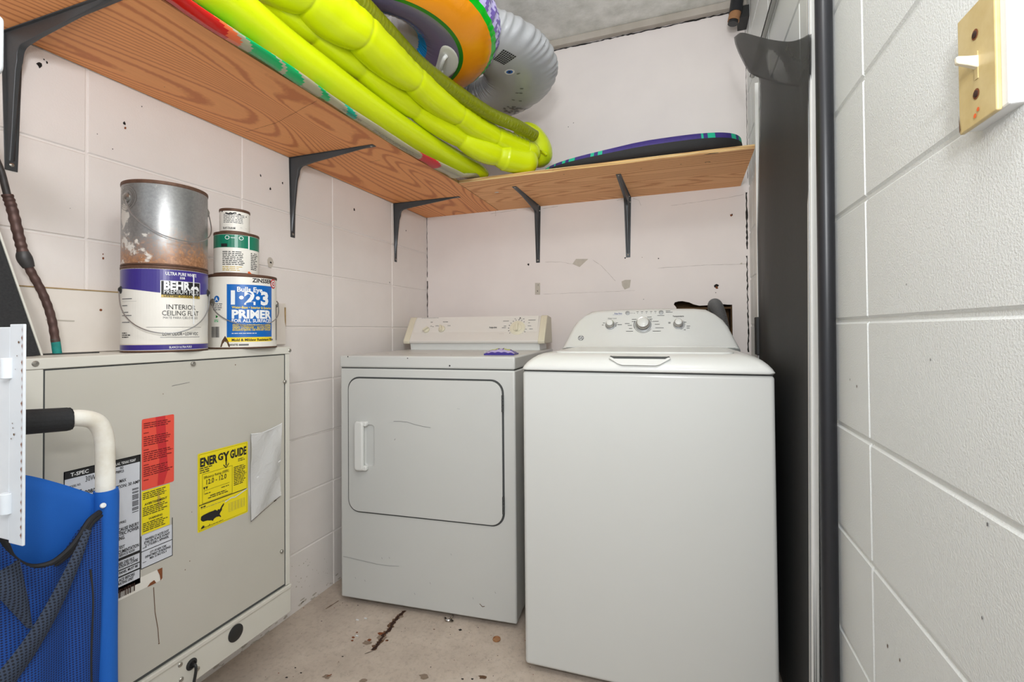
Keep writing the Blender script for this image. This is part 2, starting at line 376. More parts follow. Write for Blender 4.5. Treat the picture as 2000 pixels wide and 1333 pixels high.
# ---- printed matter: flat elements carried by a mapping (u, v, h) -> point
_tc = {}
def glyphs(s, bold):
    if (s, bold) in _tc: return _tc[(s, bold)]
    cu = bpy.data.curves.new('t', 'FONT'); cu.body = s; cu.size = 1; cu.offset = bold; cu.resolution_u = 2
    o = bpy.data.objects.new('t', cu); me = o.to_mesh()
    vs = [(v_.co.x, v_.co.y) for v_ in me.vertices]; fs = [tuple(p_.vertices) for p_ in me.polygons]
    o.to_mesh_clear(); bpy.data.objects.remove(o); bpy.data.curves.remove(cu)
    _tc[(s, bold)] = (vs, fs); return vs, fs
class Print:
    def __init__(s, mapf): s.bm = bmesh.new(); s.map = mapf; s.mats = []
    def mi(s, m_):
        if m_ not in s.mats: s.mats.append(m_)
        return s.mats.index(m_)
    def poly(s, pts, m_, layer=0):
        vs = [s.bm.verts.new(s.map(u, v_, 0.0003*(layer+1))) for u, v_ in pts]
        s.bm.faces.new(vs).material_index = s.mi(m_)
    def rect(s, u0, v0, u1, v1, m_, layer=0, n=1):
        for i in range(n):
            a, b = u0+(u1-u0)*i/n, u0+(u1-u0)*(i+1)/n
            s.poly([(a, v0), (b, v0), (b, v1), (a, v1)], m_, layer)
    def frame(s, u0, v0, u1, v1, w_, m_, layer=1):
        s.rect(u0, v0, u1, v0+w_, m_, layer); s.rect(u0, v1-w_, u1, v1, m_, layer)
        s.rect(u0, v0, u0+w_, v1, m_, layer); s.rect(u1-w_, v0, u1, v1, m_, layer)
    def text(s, txt, u, v_, size, m_, layer=2, bold=0.0, align='C', width=None, sx=1.0, rot=0):
        vs, fs = glyphs(txt, .045 if bold >= .06 else round(min(bold, .028), 3))
        if not vs: return
        x0 = min(p_[0] for p_ in vs); x1 = max(p_[0] for p_ in vs)
        size *= 1.2; k = size; kx = (width/(x1-x0)) if width else size*sx
        off = {'L': x0, 'C': (x0+x1)/2, 'R': x1}[align]
        cr, sr = math.cos(rot), math.sin(rot); nv = []
        for x, y in vs:
            a, b = (x-off)*kx, y*k
            nv.append(s.bm.verts.new(s.map(u+a*cr-b*sr, v_+a*sr+b*cr, 0.0003*(layer+1))))
        for f in fs:
            try: s.bm.faces.new([nv[i] for i in f]).material_index = s.mi(m_)
            except ValueError: pass
    def micro(s, u0, u1, v1, v0, pitch, m_, layer=2, th=0.45, ragged=0.35, center=False):
        """rows of fine print too small to read"""
        v_ = v1
        while v_-pitch > v0:
            x = u0; end = u1-(u1-u0)*R.random()*ragged
            if center:
                d = (u1-end)/2; x = u0+d; end = u1-d
            while x < end:
                wd = pitch*(0.8+2.4*R.random()); wd = min(wd, end-x)
                if wd > pitch*0.3: s.rect(x, v_-pitch*th, x+wd, v_, m_, layer)
                x += wd+pitch*0.35
            v_ -= pitch
    def bars(s, u0, u1, v0, v1, m_, layer=2, vertical=True):
        x = u0
        while x < u1:
            wd = (u1-u0)/60*R.choice([1, 1, 2, 3])
            s.rect(x, v0, min(x+wd, u1), v1, m_, layer) if vertical else None
            x += wd+(u1-u0)/60*R.choice([1, 1, 2])
    def merge(s, target):
        """the marks become part of the surface they lie on"""
        me = bpy.data.meshes.new('marks'); s.bm.to_mesh(me); s.bm.free(); tm_ = target.data; k0 = len(tm_.materials)
        for m_ in s.mats: tm_.materials.append(M[m_])
        b = bmesh.new(); b.from_mesh(tm_); n0 = len(b.faces); b.from_mesh(me); b.faces.ensure_lookup_table()
        for f in b.faces[n0:]: f.material_index += k0
        b.to_mesh(tm_); b.free(); bpy.data.meshes.remove(me); return target
    def build(s, name, parent=None):
        me = bpy.data.meshes.new(name); s.bm.to_mesh(me); s.bm.free()
        for m_ in s.mats: me.materials.append(M[m_])
        o = bpy.data.objects.new(name, me); COL.objects.link(o)
        if parent: o.parent = parent
        return o

# ------------------------------------------------------------------ the room
XL, XR, YB, ZC = -1.309, 0.297, 2.226, 2.445
Y0 = -0.7
def struct(o): o['kind'] = 'structure'; return o
def block_wall(name, X, sign, mat, zj, yj, wz, wy, depth, yend, marks=None):
    """painted block wall; joints are real grooves. sign +1: room lies at +x"""
    bm = bmesh.new()
    def axis(a, b, joints, w_):
        c_ = [a]
        for j in joints:
            if a+w_*2 < j < b-w_*2: c_ += [j-w_, j-w_*0.45, j+w_*0.45, j+w_]
        return sorted(c_+[b])
    ys = axis(Y0, yend, yj, wy); zs = axis(0, ZC, zj, wz)
    def dep(v_, js, w_):
        return 1.0 if any(abs(v_-j) < w_*0.6 for j in js) else 0.0
    g_ = {}
    for i, y in enumerate(ys):
        for j, z in enumerate(zs):
            d = max(dep(y, yj, wy), dep(z, zj, wz))*depth
            g_[i, j] = bm.verts.new((X-sign*d, y, z))
    for i in range(len(ys)-1):
        for j in range(len(zs)-1):
            q = [g_[i, j], g_[i+1, j], g_[i+1, j+1], g_[i, j+1]]
            bm.faces.new(q if sign > 0 else q[::-1])
    xb = X-sign*0.12; xc = X-sign*0.012
    box(bm, min(xb, xc), max(xb, xc), Y0, yend, 0, ZC)
    mats = [mat]
    if marks: marks(bm, mats)
    me = bpy.data.meshes.new(name); bm.to_mesh(me); bm.free()
    for m_ in mats: me.materials.append(M[m_])
    o = bpy.data.objects.new(name, me); COL.objects.link(o); return struct(o)
def blot(bm, c, r, nrm_axis, h, mi, n=9, sx=1, sy=1, jag=0.35):
    """small irregular flat mark; nrm_axis 'x','y','z'; h offset already in c"""
    vs = []
    for i in range(n):
        a = 2*PI*i/n; rr = r*(1-jag+2*jag*R.random())
        u, v_ = rr*math.cos(a)*sx, rr*math.sin(a)*sy
        p_ = {'x': (0, u, v_), 'y': (u, 0, v_), 'z': (u, v_, 0)}[nrm_axis]
        vs.append(bm.verts.new(Vector(c)+Vector(p_)))
    bm.faces.new(vs).material_index = mi
def line(bm, pts, w_, axis, mi, jit=0.0):
    """thin irregular stroke through 3d points lying on a wall"""
    P = [Vector(p_) for p_ in pts]; n_ = {'x': Vector((1, 0, 0)), 'y': Vector((0, 1, 0)), 'z': Vector((0, 0, 1))}[axis]
    Q = []
    for a, b in zip(P, P[1:]):
        k = max(1, int((b-a).length/0.012))
        for i in range(k): Q.append(a+(b-a)*i/k+Vector((R.uniform(-jit, jit) if axis != 'x' else 0, R.uniform(-jit, jit) if axis != 'y' else 0, R.uniform(-jit, jit) if axis != 'z' else 0)))
    Q.append(P[-1]); prev = None
    for i, q in enumerate(Q):
        tng = (Q[min(i+1, len(Q)-1)]-Q[max(i-1, 0)]).normalized(); sd = tng.cross(n_).normalized()*w_*R.uniform(0.3, 1)
        cur = (bm.verts.new(q+sd), bm.verts.new(q-sd))
        if prev: bm.faces.new((prev[0], prev[1], cur[1], cur[0])).material_index = mi
        prev = cur
def left_marks(bm, mats):
    mats += ['dark', 'rust', 'patch']
    for x, y, r, mi in [(243, 241, .005, 1), (245, 250, .004, 2), (77, 127, .006, 1), (92, 122, .003, 1), (86, 116, .002, 1),
                        (509, 343, .004, 1), (528, 369, .005, 1), (552, 358, .004, 1), (692, 410, .006, 1), (793, 451, .004, 1), (761, 552, .004, 1),
                        (202, 505, .003, 2), (201, 497, .002, 2), (220, 291, .0015, 1), (277, 208, .0015, 1), (190, 262, .0015, 1), (137, 407, .001, 1)]:
        blot(bm, on_x(x, y, XL+0.0008), r, 'x', 0, mi, 8, 0.7, 1)
    blot(bm, on_x(528, 512, XL+0.0008), .018, 'x', 0, 3, 9, 0.75, 1.0, .15); blot(bm, on_x(529, 513, XL+0.0012), .004, 'x', 0, 1)
    line(bm, [on_x(569, 862, XL+.0008), on_x(663, 836, XL+.0008)], .0006, 'x', 3, .0005)
    for i in range(46):     # spalled paint along the foot of the wall
        y = R.uniform(1.0, 1.75); blot(bm, (XL+0.0008, y, R.uniform(0.0, 0.03)), R.uniform(.002, .007), 'x', 0, 3, 7, 1.6, 0.6)
    for i in range(30):
        blot(bm, on_x(R.uniform(570, 640), R.uniform(1090, 1150), XL+.0008), R.uniform(.001, .003), 'x', 0, 3, 7)
block_wall('wall_left', XL, 1, 'wall_left', [0.006+.2032*k for k in range(13)], [1.088+.4064*k for k in range(-4, 4)], .0045, .0038, .0032, YB+.1, left_marks)
def right_marks(bm, mats):
    mats += ['stain', 'greyink']
    for x, y, r, mi in [(1733, 1262, .0025, 1), (1757, 1290, .0025, 1), (1928, 1025, .002, 2), (1673, 755, .002, 1), (1660, 742, .0015, 1), (1817, 703, .0015, 2), (1770, 556, .0015, 2), (1918, 1208, .0015, 2)]:
        blot(bm, on_x(x, y, XR-0.0008), r, 'x', 0, mi, 8, 0.7, 1.3)
block_wall('wall_right', XR, -1, 'wall_right', [0.0005+.2032*k for k in range(13)], [0.9136+.4064*k for k in range(-4, 4)], .0065, .0045, .0035, YB+.1, right_marks)

# back wall: painted panel with a torn opening
bm = bmesh.new()
outer = [(XL-.1, 0), (XR+.1, 0), (XR+.1, ZC), (XL-.1, ZC)]
hole_px = [(1321, 700), (1321, 601), (1316, 595), (1318, 591), (1325, 589), (1333, 588.5), (1340, 590), (1346, 591), (1355, 595), (1366, 597.5), (1376, 597), (1384, 596.5),
           (1396, 596.5), (1412, 594.5), (1421, 595.5), (1430, 595.5), (1431, 660), (1431, 700)]
hole = [((lambda q: (q.x, q.z))(on_y(x, y, YB))) for x, y in hole_px]
ev = []
for loop in (outer, hole):
    vs = [bm.verts.new((x, YB, z)) for x, z in loop]
    ev += [bm.edges.new((vs[i], vs[(i+1) % len(vs)])) for i in range(len(vs))]
    if loop is hole: hv = vs
bmesh.ops.triangle_fill(bm, edges=ev, use_beauty=True)
hb = [bm.verts.new((v_.co.x, YB+.016, v_.co.z)) for v_ in hv]
for i in range(len(hv)):
    bm.faces.new((hv[i], hv[(i+1) % len(hv)], hb[(i+1) % len(hv)], hb[i])).material_index = 1
mats = ['wall_back', 'holebrown', 'dark', 'rust', 'patch', 'pencil']
d = YB-.0008
for x, y, r, mi in [(1032, 517, .005, 2), (1050, 511, .003, 2), (1221, 504, .0035, 2), (1286, 505, .003, 2), (1428, 421, .006, 3), (1430, 419, .003, 2), (1399, 558, .009, 2), (1400, 562, .006, 3),
                    (1051, 557, .003, 2), (1050, 569, .003, 2), (1254, 503, .0015, 3), (1398, 572, .002, 2), (1225, 2, .004, 3), (1110, 248, .002, 2), (1120, 240, .002, 2), (1448, 515, .004, 4), (1257, 585, .0015, 2), (1170, 330, .0015, 2)]:
    blot(bm, on_y(x, y, d), r, 'y', 0, mi, 8)
pp = [(1118, 516), (1125, 506), (1149, 506), (1132, 522)]
bm.faces.new([bm.verts.new(on_y(x, y, d)) for x, y in pp]).material_index = 4
pp = [(1214, 550), (1221, 547), (1232, 547), (1230, 562), (1220, 566), (1215, 558)]
bm.faces.new([bm.verts.new(on_y(x, y, d)) for x, y in pp]).material_index = 4
pp = [(1045, 553), (1055, 553), (1055, 576), (1045, 576)]
bm.faces.new([bm.verts.new(on_y(x, y, d)) for x, y in pp]).material_index = 4
for seg_, w_ in [([(1064, 512), (1095, 512), (1118, 516)], .0007), ([(1158, 508), (1175, 520), (1202, 549)], .0007), ([(1285, 524), (1380, 518), (1458, 516)], .0007),
                 ([(952, 412), (1005, 407)], .0009), ([(958, 418), (1010, 410)], .0008), ([(1060, 408), (1090, 403)], .001), ([(968, 408), (968, 422)], .001),
                 ([(1236, 388), (1248, 391), (1252, 402)], .0008), ([(1205, 392), (1215, 389)], .0008), ([(1060, 575), (1240, 568)], .0005), ([(1310, 402), (1430, 385), (1452, 380)], .0006)]:
    line(bm, [on_y(x, y, d) for x, y in seg_], w_, 'y', 5, .0008)
# dark settled cracks where the panel meets the side walls
line(bm, [(XL+.003, d, 1.64), (XL+.004, d, 1.30)], .0022, 'y', 2, .0008)
line(bm, [(XL+.004, d, 1.28), (XL+.004, d, 1.02)], .0035, 'y', 2, .0012)
line(bm, [(XR-.010, d, 1.60), (XR-.010, d, 1.35)], .0045, 'y', 2, .0008)
line(bm, [(XR-.011, d, 1.32), (XR-.011, d, 0.9)], .0035, 'y', 2, .002)
line(bm, [(XR-.004, d, 2.42), (XR-.004, d, 1.66)], .0012, 'y', 2, .0008)
line(bm, [(XL, d, 2.408), (XR, d, 2.408)], .004, 'y', 2, .0015)
me = bpy.data.meshes.new('wall_back'); bm.to_mesh(me); bm.free()
for m_ in mats: me.materials.append(M[m_])
o = bpy.data.objects.new('wall_back', me); COL.objects.link(o); struct(o)
hx0, hx1 = min(h_[0] for h_ in hole), max(h_[0] for h_ in hole); hz0, hz1 = min(h_[1] for h_ in hole), max(h_[1] for h_ in hole)
bm = bmesh.new()     # stud cavity behind the opening
zt = 1.118
for (a, b, c_, d_, e, f) in [(hx0-.06, hx1+.01, YB+.11, YB+.13, hz0-.05, hz1+.05), (hx1-.004, hx1+.03, YB+.017, YB+.11, hz0-.05, hz1+.05), (hx0-.09, hx0-.06, YB+.017, YB+.11, hz0-.05, hz1+.05),
                             (hx0-.06, hx1-.004, YB+.017, YB+.11, hz0-.08, hz0-.05), (hx0-.06, hx1, YB+.017, YB+.11, hz1+.03, hz1+.05)]:
    box(bm, a, b, c_, d_, e, f)
box(bm, hx0+.03, hx1-.004, YB+.018, YB+.034, 1.092, 1.101)
struct(finish('trim_1', bm, 'holebrown', smooth=0))
bm = bmesh.new(); box(bm, XL-.1, XR+.1, YB+.13, YB+.2, 0, ZC); struct(finish('wall_back_blocks', bm, 'wall_back', smooth=0))

# floor with its crack, rust and specks
bm = bmesh.new(); box(bm, -2.6, 1.6, -2.2, YB+.15, -.1, 0)
mats = ['floor', 'rustdark', 'rust', 'stain', 'white', 'dark', 'faint']
def fl(x, y, h=.0008): return on_z(x, y, h)
crack = [(791, 1193), (778, 1206), (766, 1219), (760, 1232), (750, 1240), (744, 1252), (735, 1262), (728, 1274)]
for i, (wd, mi, h_) in enumerate([(.011, 3, .0006), (.006, 1, .0010)]):
    P = [fl(x, y, h_) for x, y in crack]; Q = []
    for a, b in zip(P, P[1:]):
        for k in range(6): Q.append(a+(b-a)*k/6+Vector((R.uniform(-.003, .003), R.uniform(-.003, .003), 0)))
    prev = None
    for q in Q:
        u = wd*R.uniform(.55, 1.2); cur = (bm.verts.new(q+Vector((-u, -u*.3, 0))), bm.verts.new(q+Vector((u*.8, u*.3, 0))))
        if prev: bm.faces.new((prev[0], prev[1], cur[1], cur[0])).material_index = mi
        prev = cur
line(bm, [fl(728, 1272, .0011), fl(712, 1278, .0011)], .0015, 'z', 1, .001)
line(bm, [fl(661, 1174, .0011), fl(652, 1180, .0011), fl(636, 1190, .0011)], .0025, 'z', 3, .001)
for x, y, r, mi in [(745, 1239, .012, 2), (722, 1251, .008, 2), (756, 1252, .006, 2), (717, 1256, .014, 6), (757, 1251, .003, 1), (690, 1246, .006, 2), (688, 1252, .005, 2), (697, 1236, .004, 2),
                    (899, 1231, .006, 5), (942, 1323, .011, 3), (923, 1327, .004, 5), (903, 1327, .004, 5), (669, 1283, .0035, 5), (880, 1226, .002, 3), (842, 1258, .002, 3), (848, 1230, .003, 3),
                    (638, 1322, .012, 6), (710, 1330, .012, 6), (828, 1322, .014, 6), (745, 1246, .016, 6), (782, 1204, .012, 6), (577, 1305, .003, 5), (588, 1315, .003, 5), (593, 1188, .003, 2), (628, 1214, .0025, 5), (664, 1183, .002, 5),
                    (699, 1183, .003, 5), (678, 1183, .002, 5), (653, 1188, .002, 2), (560, 1324, .004, 5)]:
    blot(bm, fl(x, y), r, 'z', 0, mi, 10, 1.0, 0.7, .3)
for i in range(160):
    blot(bm, (R.uniform(-1.2, -.4), R.uniform(.7, 1.5), .0006), R.uniform(.0006, .0018), 'z', 0, R.choice([5, 3, 3, 2]), 6)
for x, y in [(698, 1212), (697, 1243), (714, 1209)]:
    q = fl(x, y, .001); box(bm, q.x-.005, q.x+.005, q.y-.002, q.y+.002, .0005, .003, 4)
line(bm, [fl(638, 1322, .001), fl(648, 1318, .001)], .002, 'z', 2, .001)
me = bpy.data.meshes.new('floor'); bm.to_mesh(me); bm.free()
for m_ in mats: me.materials.append(M[m_])
o = bpy.data.objects.new('floor', me); COL.objects.link(o); struct(o)
bm = bmesh.new(); box(bm, XL-.12, XR+.12, Y0, YB+.1, ZC, ZC+.1); struct(finish('ceiling', bm, 'ceiling', smooth=0))
bm = bmesh.new(); box(bm, XL, XR, YB-.03, YB-.0005, ZC-.034, ZC-.0005); struct(finish('trim_2', bm, 'trimc', smooth=0, bevel=.003))

# ------------------------------------------------------------------ shelves
ZS, TH = 1.630, 0.014
def shelf(name, outline, mat, label, seamnote=None):
    bm = bmesh.new(); lo = [bm.verts.new((x, y, ZS)) for x, y in outline]; hi = [bm.verts.new((x, y, ZS+TH)) for x, y in outline]
    bm.faces.new(lo).material_index = 0; bm.faces.new(hi[::-1]).material_index = 0
    for i in range(len(lo)):
        j = (i+1) % len(lo); bm.faces.new((lo[i], hi[i], hi[j], lo[j])).material_index = 1
    mm = [mat, 'ply_edge', 'rustdark', 'white']
    if seamnote: seamnote(bm)
    return tag(finish(name, bm, mm, smooth=0), label, 'shelf')
def left_notes(bm):
    line(bm, [on_z(480, 258, ZS-.0005), on_z(540, 240, ZS-.0005), on_z(619, 197, ZS-.0005)], .0005, 'z', 2, .0006)
    line(bm, [on_z(720, 317, ZS-.0005), on_z(742, 313, ZS-.0005)], .0006, 'z', 2, .0003)
    for x, y in [(565, 268), (321, 170), (697, 274)]: blot(bm, on_z(x, y, ZS-.0005), .0012, 'z', 0, 2, 6)
def back_notes(bm):
    q = on_z(1382, 317, ZS-.0005); blot(bm, q, .010, 'z', 0, 2, 14, 1.0, .5, .1); blot(bm, q-Vector((0, 0, .0004)), .007, 'z', 0, 0, 14, 1.0, .5, .1)
    blot(bm, on_z(1390, 300, ZS-.0005), .014, 'z', 0, 2, 10, 1.6, .25, .3)
    blot(bm, on_z(970, 376, ZS-.0005), .010, 'z', 0, 3, 9, 1.2, .5, .3)
    for x, y in [(1101, 341), (1252, 330), (1330, 321), (1080, 333)]: blot(bm, on_z(x, y, ZS-.0005), .003, 'z', 0, 2, 6, 1.4, .5)
shelf('wooden_shelf', [(XL, -.5), (-.912, -.5), (-.910, .7), (-.900, 1.37), (-.876, 1.74), (-.880, YB), (XL, YB)], 'wood_y', 'long stained plywood shelf running along the left block wall, holding the lime float', left_notes)
shelf('wooden_shelf.001', [(-.873, 1.752), (.2575, 1.774), (.264, YB), (-.877, YB)], 'wood_x', 'shorter plywood shelf on the back wall under the black and teal foam board', back_notes)

def make_bracket():
    """stamped steel shelf bracket: origin at inner corner, +x along shelf, -z down wall"""
    root = thing('shelf_bracket', '', 'bracket', group='shelf brackets')
    bm = bmesh.new(); LH, LV = .352, .285
    def flange(along, L):
        n = 12; w0, w1 = .017, .010; prev = None
        for i in range(n+1):
            s = i/n; w_ = w0+(w1-w0)*s; d_ = L*s
            pts = [(0, -w_), (0, w_), (.0016, w_), (.0016, -w_)]
            ring = [bm.verts.new((d_, y, -o_) if along == 'x' else (o_, y, -d_)) for o_, y in pts]
            if prev:
                for k in range(4): bm.faces.new((prev[k], prev[(k+1) % 4], ring[(k+1) % 4], ring[k]))
            else: bm.faces.new(ring)
            prev = ring
        bm.faces.new(prev)
    flange('x', LH); flange('z', LV)
    # pressed rib: a web whose free edge sweeps from wall leg to shelf leg
    prof = [((.0016, LV-.022), (.002, LV-.020)), ((.0016, LV*.75), (.008, LV*.75)), ((.0016, LV*.5), (.015, LV*.5)), ((.0016, LV*.28), (.022, LV*.28)), ((.0016, .055), (.029, .060))]
    N = 8
    for i in range(1, N):
        a = PI/2*i/N; c0 = .052; prof.append(((.0016, .0016), (c0-(c0-.030)*math.cos(a)+.0, c0-(c0-.030)*math.sin(a))))
    prof += [((.055, .0016), (.060, .029)), ((LH*.28, .0016), (LH*.28, .024)), ((LH*.5, .0016), (LH*.5, .017)), ((LH*.75, .0016), (LH*.75, .009)), ((LH-.022, .0016), (LH-.020, .002))]
    prev = None; tot = len(prof)
    for i, (b_, t_) in enumerate(prof):
        e = 1-abs(i/(tot-1)*2-1); wb = .0055+.0060*min(1, e*1.6); wt = .0022+.0035*min(1, e*1.6)
        sec = [(b_[0], -wb, -b_[1]), (t_[0], -wt, -t_[1]), (t_[0], wt, -t_[1]), (b_[0], wb, -b_[1])]
        ring = [bm.verts.new(q) for q in sec]
        if prev:
            for k in range(3): bm.faces.new((prev[k], prev[k+1], ring[k+1], ring[k]))
        prev = ring
    finish('bracket_body', bm, 'bracket', root, smooth=50, bevel=.0008)
    for (x, z, ax) in [(.002, -.022, 'x'), (.002, -LV+.012, 'x'), (.024, -.002, 'z'), (LH-.012, -.002, 'z')]:
        bm = bmesh.new(); A = Matrix.Rotation(PI/2, 3, 'Y') if ax == 'x' else Matrix.Rotation(PI, 3, 'X')
        lathe(bm, [(.0042, 0), (.0040, .0012), (.0022, .0024), (.0005, .0027)], (x, .011 if abs(z) < .03 and abs(x) < .03 else 0, z), 12, axis=A)
        finish('screw', bm, 'screw', root)
    return root
def copy_tree(o, parent=None):
    c_ = o.copy(); COL.objects.link(c_)
    if parent: c_.parent = parent; c_.matrix_parent_inverse.identity()
    for ch in list(o.children): copy_tree(ch, c_)
    return c_
proto = make_bracket()
for i, (x, y, rz, lab) in enumerate([
        (XL, .552, 0, 'large dark grey steel shelf bracket above the copper pipe at the left edge'),
        (XL, 1.292, 0, 'dark grey steel shelf bracket on the left wall to the right of the paint cans'),
        (XL, 1.930, 0, 'dark grey steel shelf bracket on the left wall next to the room corner'),
        (-.668, YB, -PI/2, 'dark grey steel bracket on the back wall under the left part of the short shelf'),
        (-.222, YB, -PI/2, 'dark grey steel bracket on the back wall above the washing machine')]):
    o = proto if i == 0 else copy_tree(proto)
    o.location = (x, y, ZS-.0003); o.rotation_euler = (0, 0, rz); o['label'] = lab; o['category'] = 'bracket'; o['group'] = 'shelf brackets'

# ------------------------------------------------------------------ dryer
DA = math.radians(4.4); DW, DD, DZ = .676, .70, .915
t_ = thing('clothes_dryer', 'white front-loading clothes dryer with square door and slanted beige-capped control panel', 'dryer', (-1.196, 1.405, 0), DA)
bm = bmesh.new(); box(bm, 0, DW, 0, DD, .020, .868); dbody = finish('body', bm, 'enamel', t_, bevel=.006, seg=3)
bm = bmesh.new(); box(bm, .003, DW-.003, .004, DD-.004, .8675, .8715); finish('seam', bm, 'gap', t_, smooth=0)
bm = bmesh.new(); box(bm, -.001, DW+.001, -.003, DD, .871, DZ); dtop = finish('top_panel', bm, 'enamel', t_, bevel=.006, seg=3)
fr = lambda u, v_, h: (u, -h, v_)
bm = bmesh.new(); prism(bm, rrect(.604, .498, .046, 8, .335, .588), -.002, .0012, fr); finish('door_seal', bm, 'gap', t_)
bm = bmesh.new(); RO = rrect(.592, .486, .042, 8, .335, .588); RI = rrect(.040, .152, .013, 6, .126, .588)
L1 = [bm.verts.new(fr(u, v_, .007)) for u, v_ in RO]; L0 = [bm.verts.new(fr(u, v_, .0005)) for u, v_ in RO]
I1 = [bm.verts.new(fr(u, v_, .007)) for u, v_ in RI]; I0 = [bm.verts.new(fr(u+.001, v_, .0014)) for u, v_ in rrect(.034, .144, .010, 6, .126, .588)]
ev = [bm.edges.new((L[k], L[(k+1) % len(L)])) for L in (L1, I1) for k in range(len(L))]
bmesh.ops.triangle_fill(bm, edges=ev, use_beauty=True); bm.faces.new(L0); bm.faces.new(I0)
for A_, B_ in ((L1, L0), (I1, I0)):
    for k in range(len(A_)): bm.faces.new((A_[k], A_[(k+1) % len(A_)], B_[(k+1) % len(A_)], B_[k]))
door = finish('door', bm, 'enamel', t_, bevel=.002, seg=2)
bm = bmesh.new(); prism(bm, rrect(.036, .178, .012, 6, .093, .588), .013, .029, fr); finish('handle', bm, 'plastic_w', door, bevel=.006, seg=4)
for z_ in (.668, .508):
    bm = bmesh.new(); prism(bm, rrect(.046, .018, .006, 4, .100, z_), .0065, .024, fr); finish('handle_mount', bm, 'plastic_w', door, bevel=.004, seg=3)
for z in (.757, .415):
    bm = bmesh.new()
    for k in range(5): lathe(bm, [(.0042, z-.028+k*.0115), (.0042, z-.028+k*.0115+.0100)], (.634, -.006, 0), 10)
    finish('hinge', bm, 'gap', t_)
P = Print(lambda u, v_, h: (u, -.0072-h, v_))
def stroke(P_, pts, w_, m_, layer=1):
    for (x0, y0), (x1, y1) in zip(pts, pts[1:]):
        L = math.hypot(x1-x0, y1-y0); nx, ny = -(y1-y0)/L*w_, (x1-x0)/L*w_
        P_.poly([(x0-nx, y0-ny), (x1-nx, y1-ny), (x1+nx, y1+ny), (x0+nx, y0+ny)], m_, layer)
stroke(P, [(.225, .680), (.25, .681), (.28, .680), (.305, .673), (.34, .667), (.37, .664)], .0006, 'greyink')
stroke(P, [(.228, .613), (.232, .618)], .0008, 'greyink'); stroke(P, [(.47, .735), (.48, .733)], .0004, 'silver')
P.merge(door)
P = Print(lambda u, v_, h: (u, -.0003-h, v_))
stroke(P, [(.01, .170), (.08, .164), (.15, .158), (.20, .158), (.24, .162)], .0007, 'silver')
for x, y in [(.17, .185), (.20, .19), (.44, .23), (.30, .075), (.10, .095), (.06, .10), (.52, .09), (.36, .12), (.60, .12)]: stroke(P, [(x, y), (x+.003, y-.006)], .0008, 'silver')
stroke(P, [(.545, .072), (.555, .063), (.563, .066)], .001, 'stain')
P.merge(dbody)
P = Print(lambda u, v_, h: (u, -.0035-h, v_))
P.poly(circ(.003, 8, .442, .882), 'ink', 1); P.poly(circ(.0025, 8, .035, .911), 'ink', 1); P.poly(circ(.002, 8, .28, .907), 'ink', 1)
P.merge(dtop)
P = Print(lambda u, v_, h: (u, v_, DZ+h))
stroke(P, [(.20, .15), (.28, .155)], .0025, 'rust'); stroke(P, [(.09, .12), (.13, .122)], .0015, 'stain'); stroke(P, [(.44, .12), (.62, .125)], .0012, 'ink'); P.poly(circ(.004, 8, .42, .06), 'ink', 1)
P.merge(dtop)
# console: sloping face from (y .495, z .945) to (y .555, z 1.062)
CB, CT = Vector((0, .492, .947)), Vector((0, .552, 1.064)); cdir = (CT-CB).normalized(); cn = Vector((0, -cdir.z, cdir.y)); CLEN = (CT-CB).length
cm = lambda u, v_, h: tuple(Vector((u, 0, 0))+CB+cdir*v_+cn*h)
bm = bmesh.new(); prism(bm, [(.505, DZ-.001), (.500, .940), (.494, .947), (.64, .947), (.66, DZ-.001)], .022, DW-.022, lambda u, v_, h: (h, u, v_))
finish('console_pedestal', bm, 'plastic_w', t_, bevel=.002)
bm = bmesh.new(); prism(bm, [(.488, .946), (.484, .956), (.552, 1.062), (.560, 1.066), (.64, 1.060), (.66, .946)], .0, DW, lambda u, v_, h: (h, u, v_))
finish('console_housing', bm, 'console', t_, bevel=.003, seg=3)
bm = bmesh.new(); prism(bm, rrect(DW-.070, .100, .003, 2, DW/2, .084), 0.004, .0065, cm); dpan = finish('control_panel', bm, 'console', t_, bevel=.0008)
for x0, x1 in ((-.004, .026), (DW-.026, DW+.004)):
    bm = bmesh.new(); prism(bm, [(.482, .944), (.478, .956), (.550, 1.066), (.560, 1.071), (.645, 1.064), (.662, .944)], x0, x1, lambda u, v_, h: (h, u, v_))
    finish('end_cap', bm, 'beige', t_, bevel=.003, seg=3)
KA = Matrix.Rotation(PI/2, 3, 'X') @ Matrix.Identity(3)
def knob_axis(nrm, upd):
    z = Vector(nrm).normalized(); y = Vector(upd).normalized(); x = y.cross(z).normalized(); return Matrix((x, y, z)).transposed()
KM = knob_axis(cn, cdir)
def dryer_knob(name, u, v_, r, rot, label=None):
    bm = bmesh.new(); c_ = Vector(cm(u, v_, .0065)); lathe(bm, [(r, 0), (r*1.0, .004), (r*.93, .007), (r*.6, .009)], c_, 28, axis=KM)
    k = KM @ Matrix.Rotation(rot, 3, 'Z'); pts = rrect(r*.5, r*1.9, r*.18, 4)
    prism(bm, pts, .008, .020, lambda a, b, h: tuple(c_+k @ Vector((a, b, h))))
    return finish(name, bm, 'beige', t_, bevel=.001)
dryer_knob('temperature_knob', .100, .066, .0155, -.9); dryer_knob('signal_knob', .178, .070, .0165, .35)
k = dryer_knob('timer_knob', .548, .072, .021, .08)
bm = bmesh.new(); lathe(bm, [(.036, 0), (.035, .003), (.030, .0045)], Vector(cm(.548, .072, .0065)), 40, axis=KM); finish('timer_skirt', bm, 'beige', k)
P = Print(lambda u, v_, h: cm(u, v_, .0066+h))
P.text('hotpoint', .432, .072, .010, 'ink', bold=.03, width=.036)
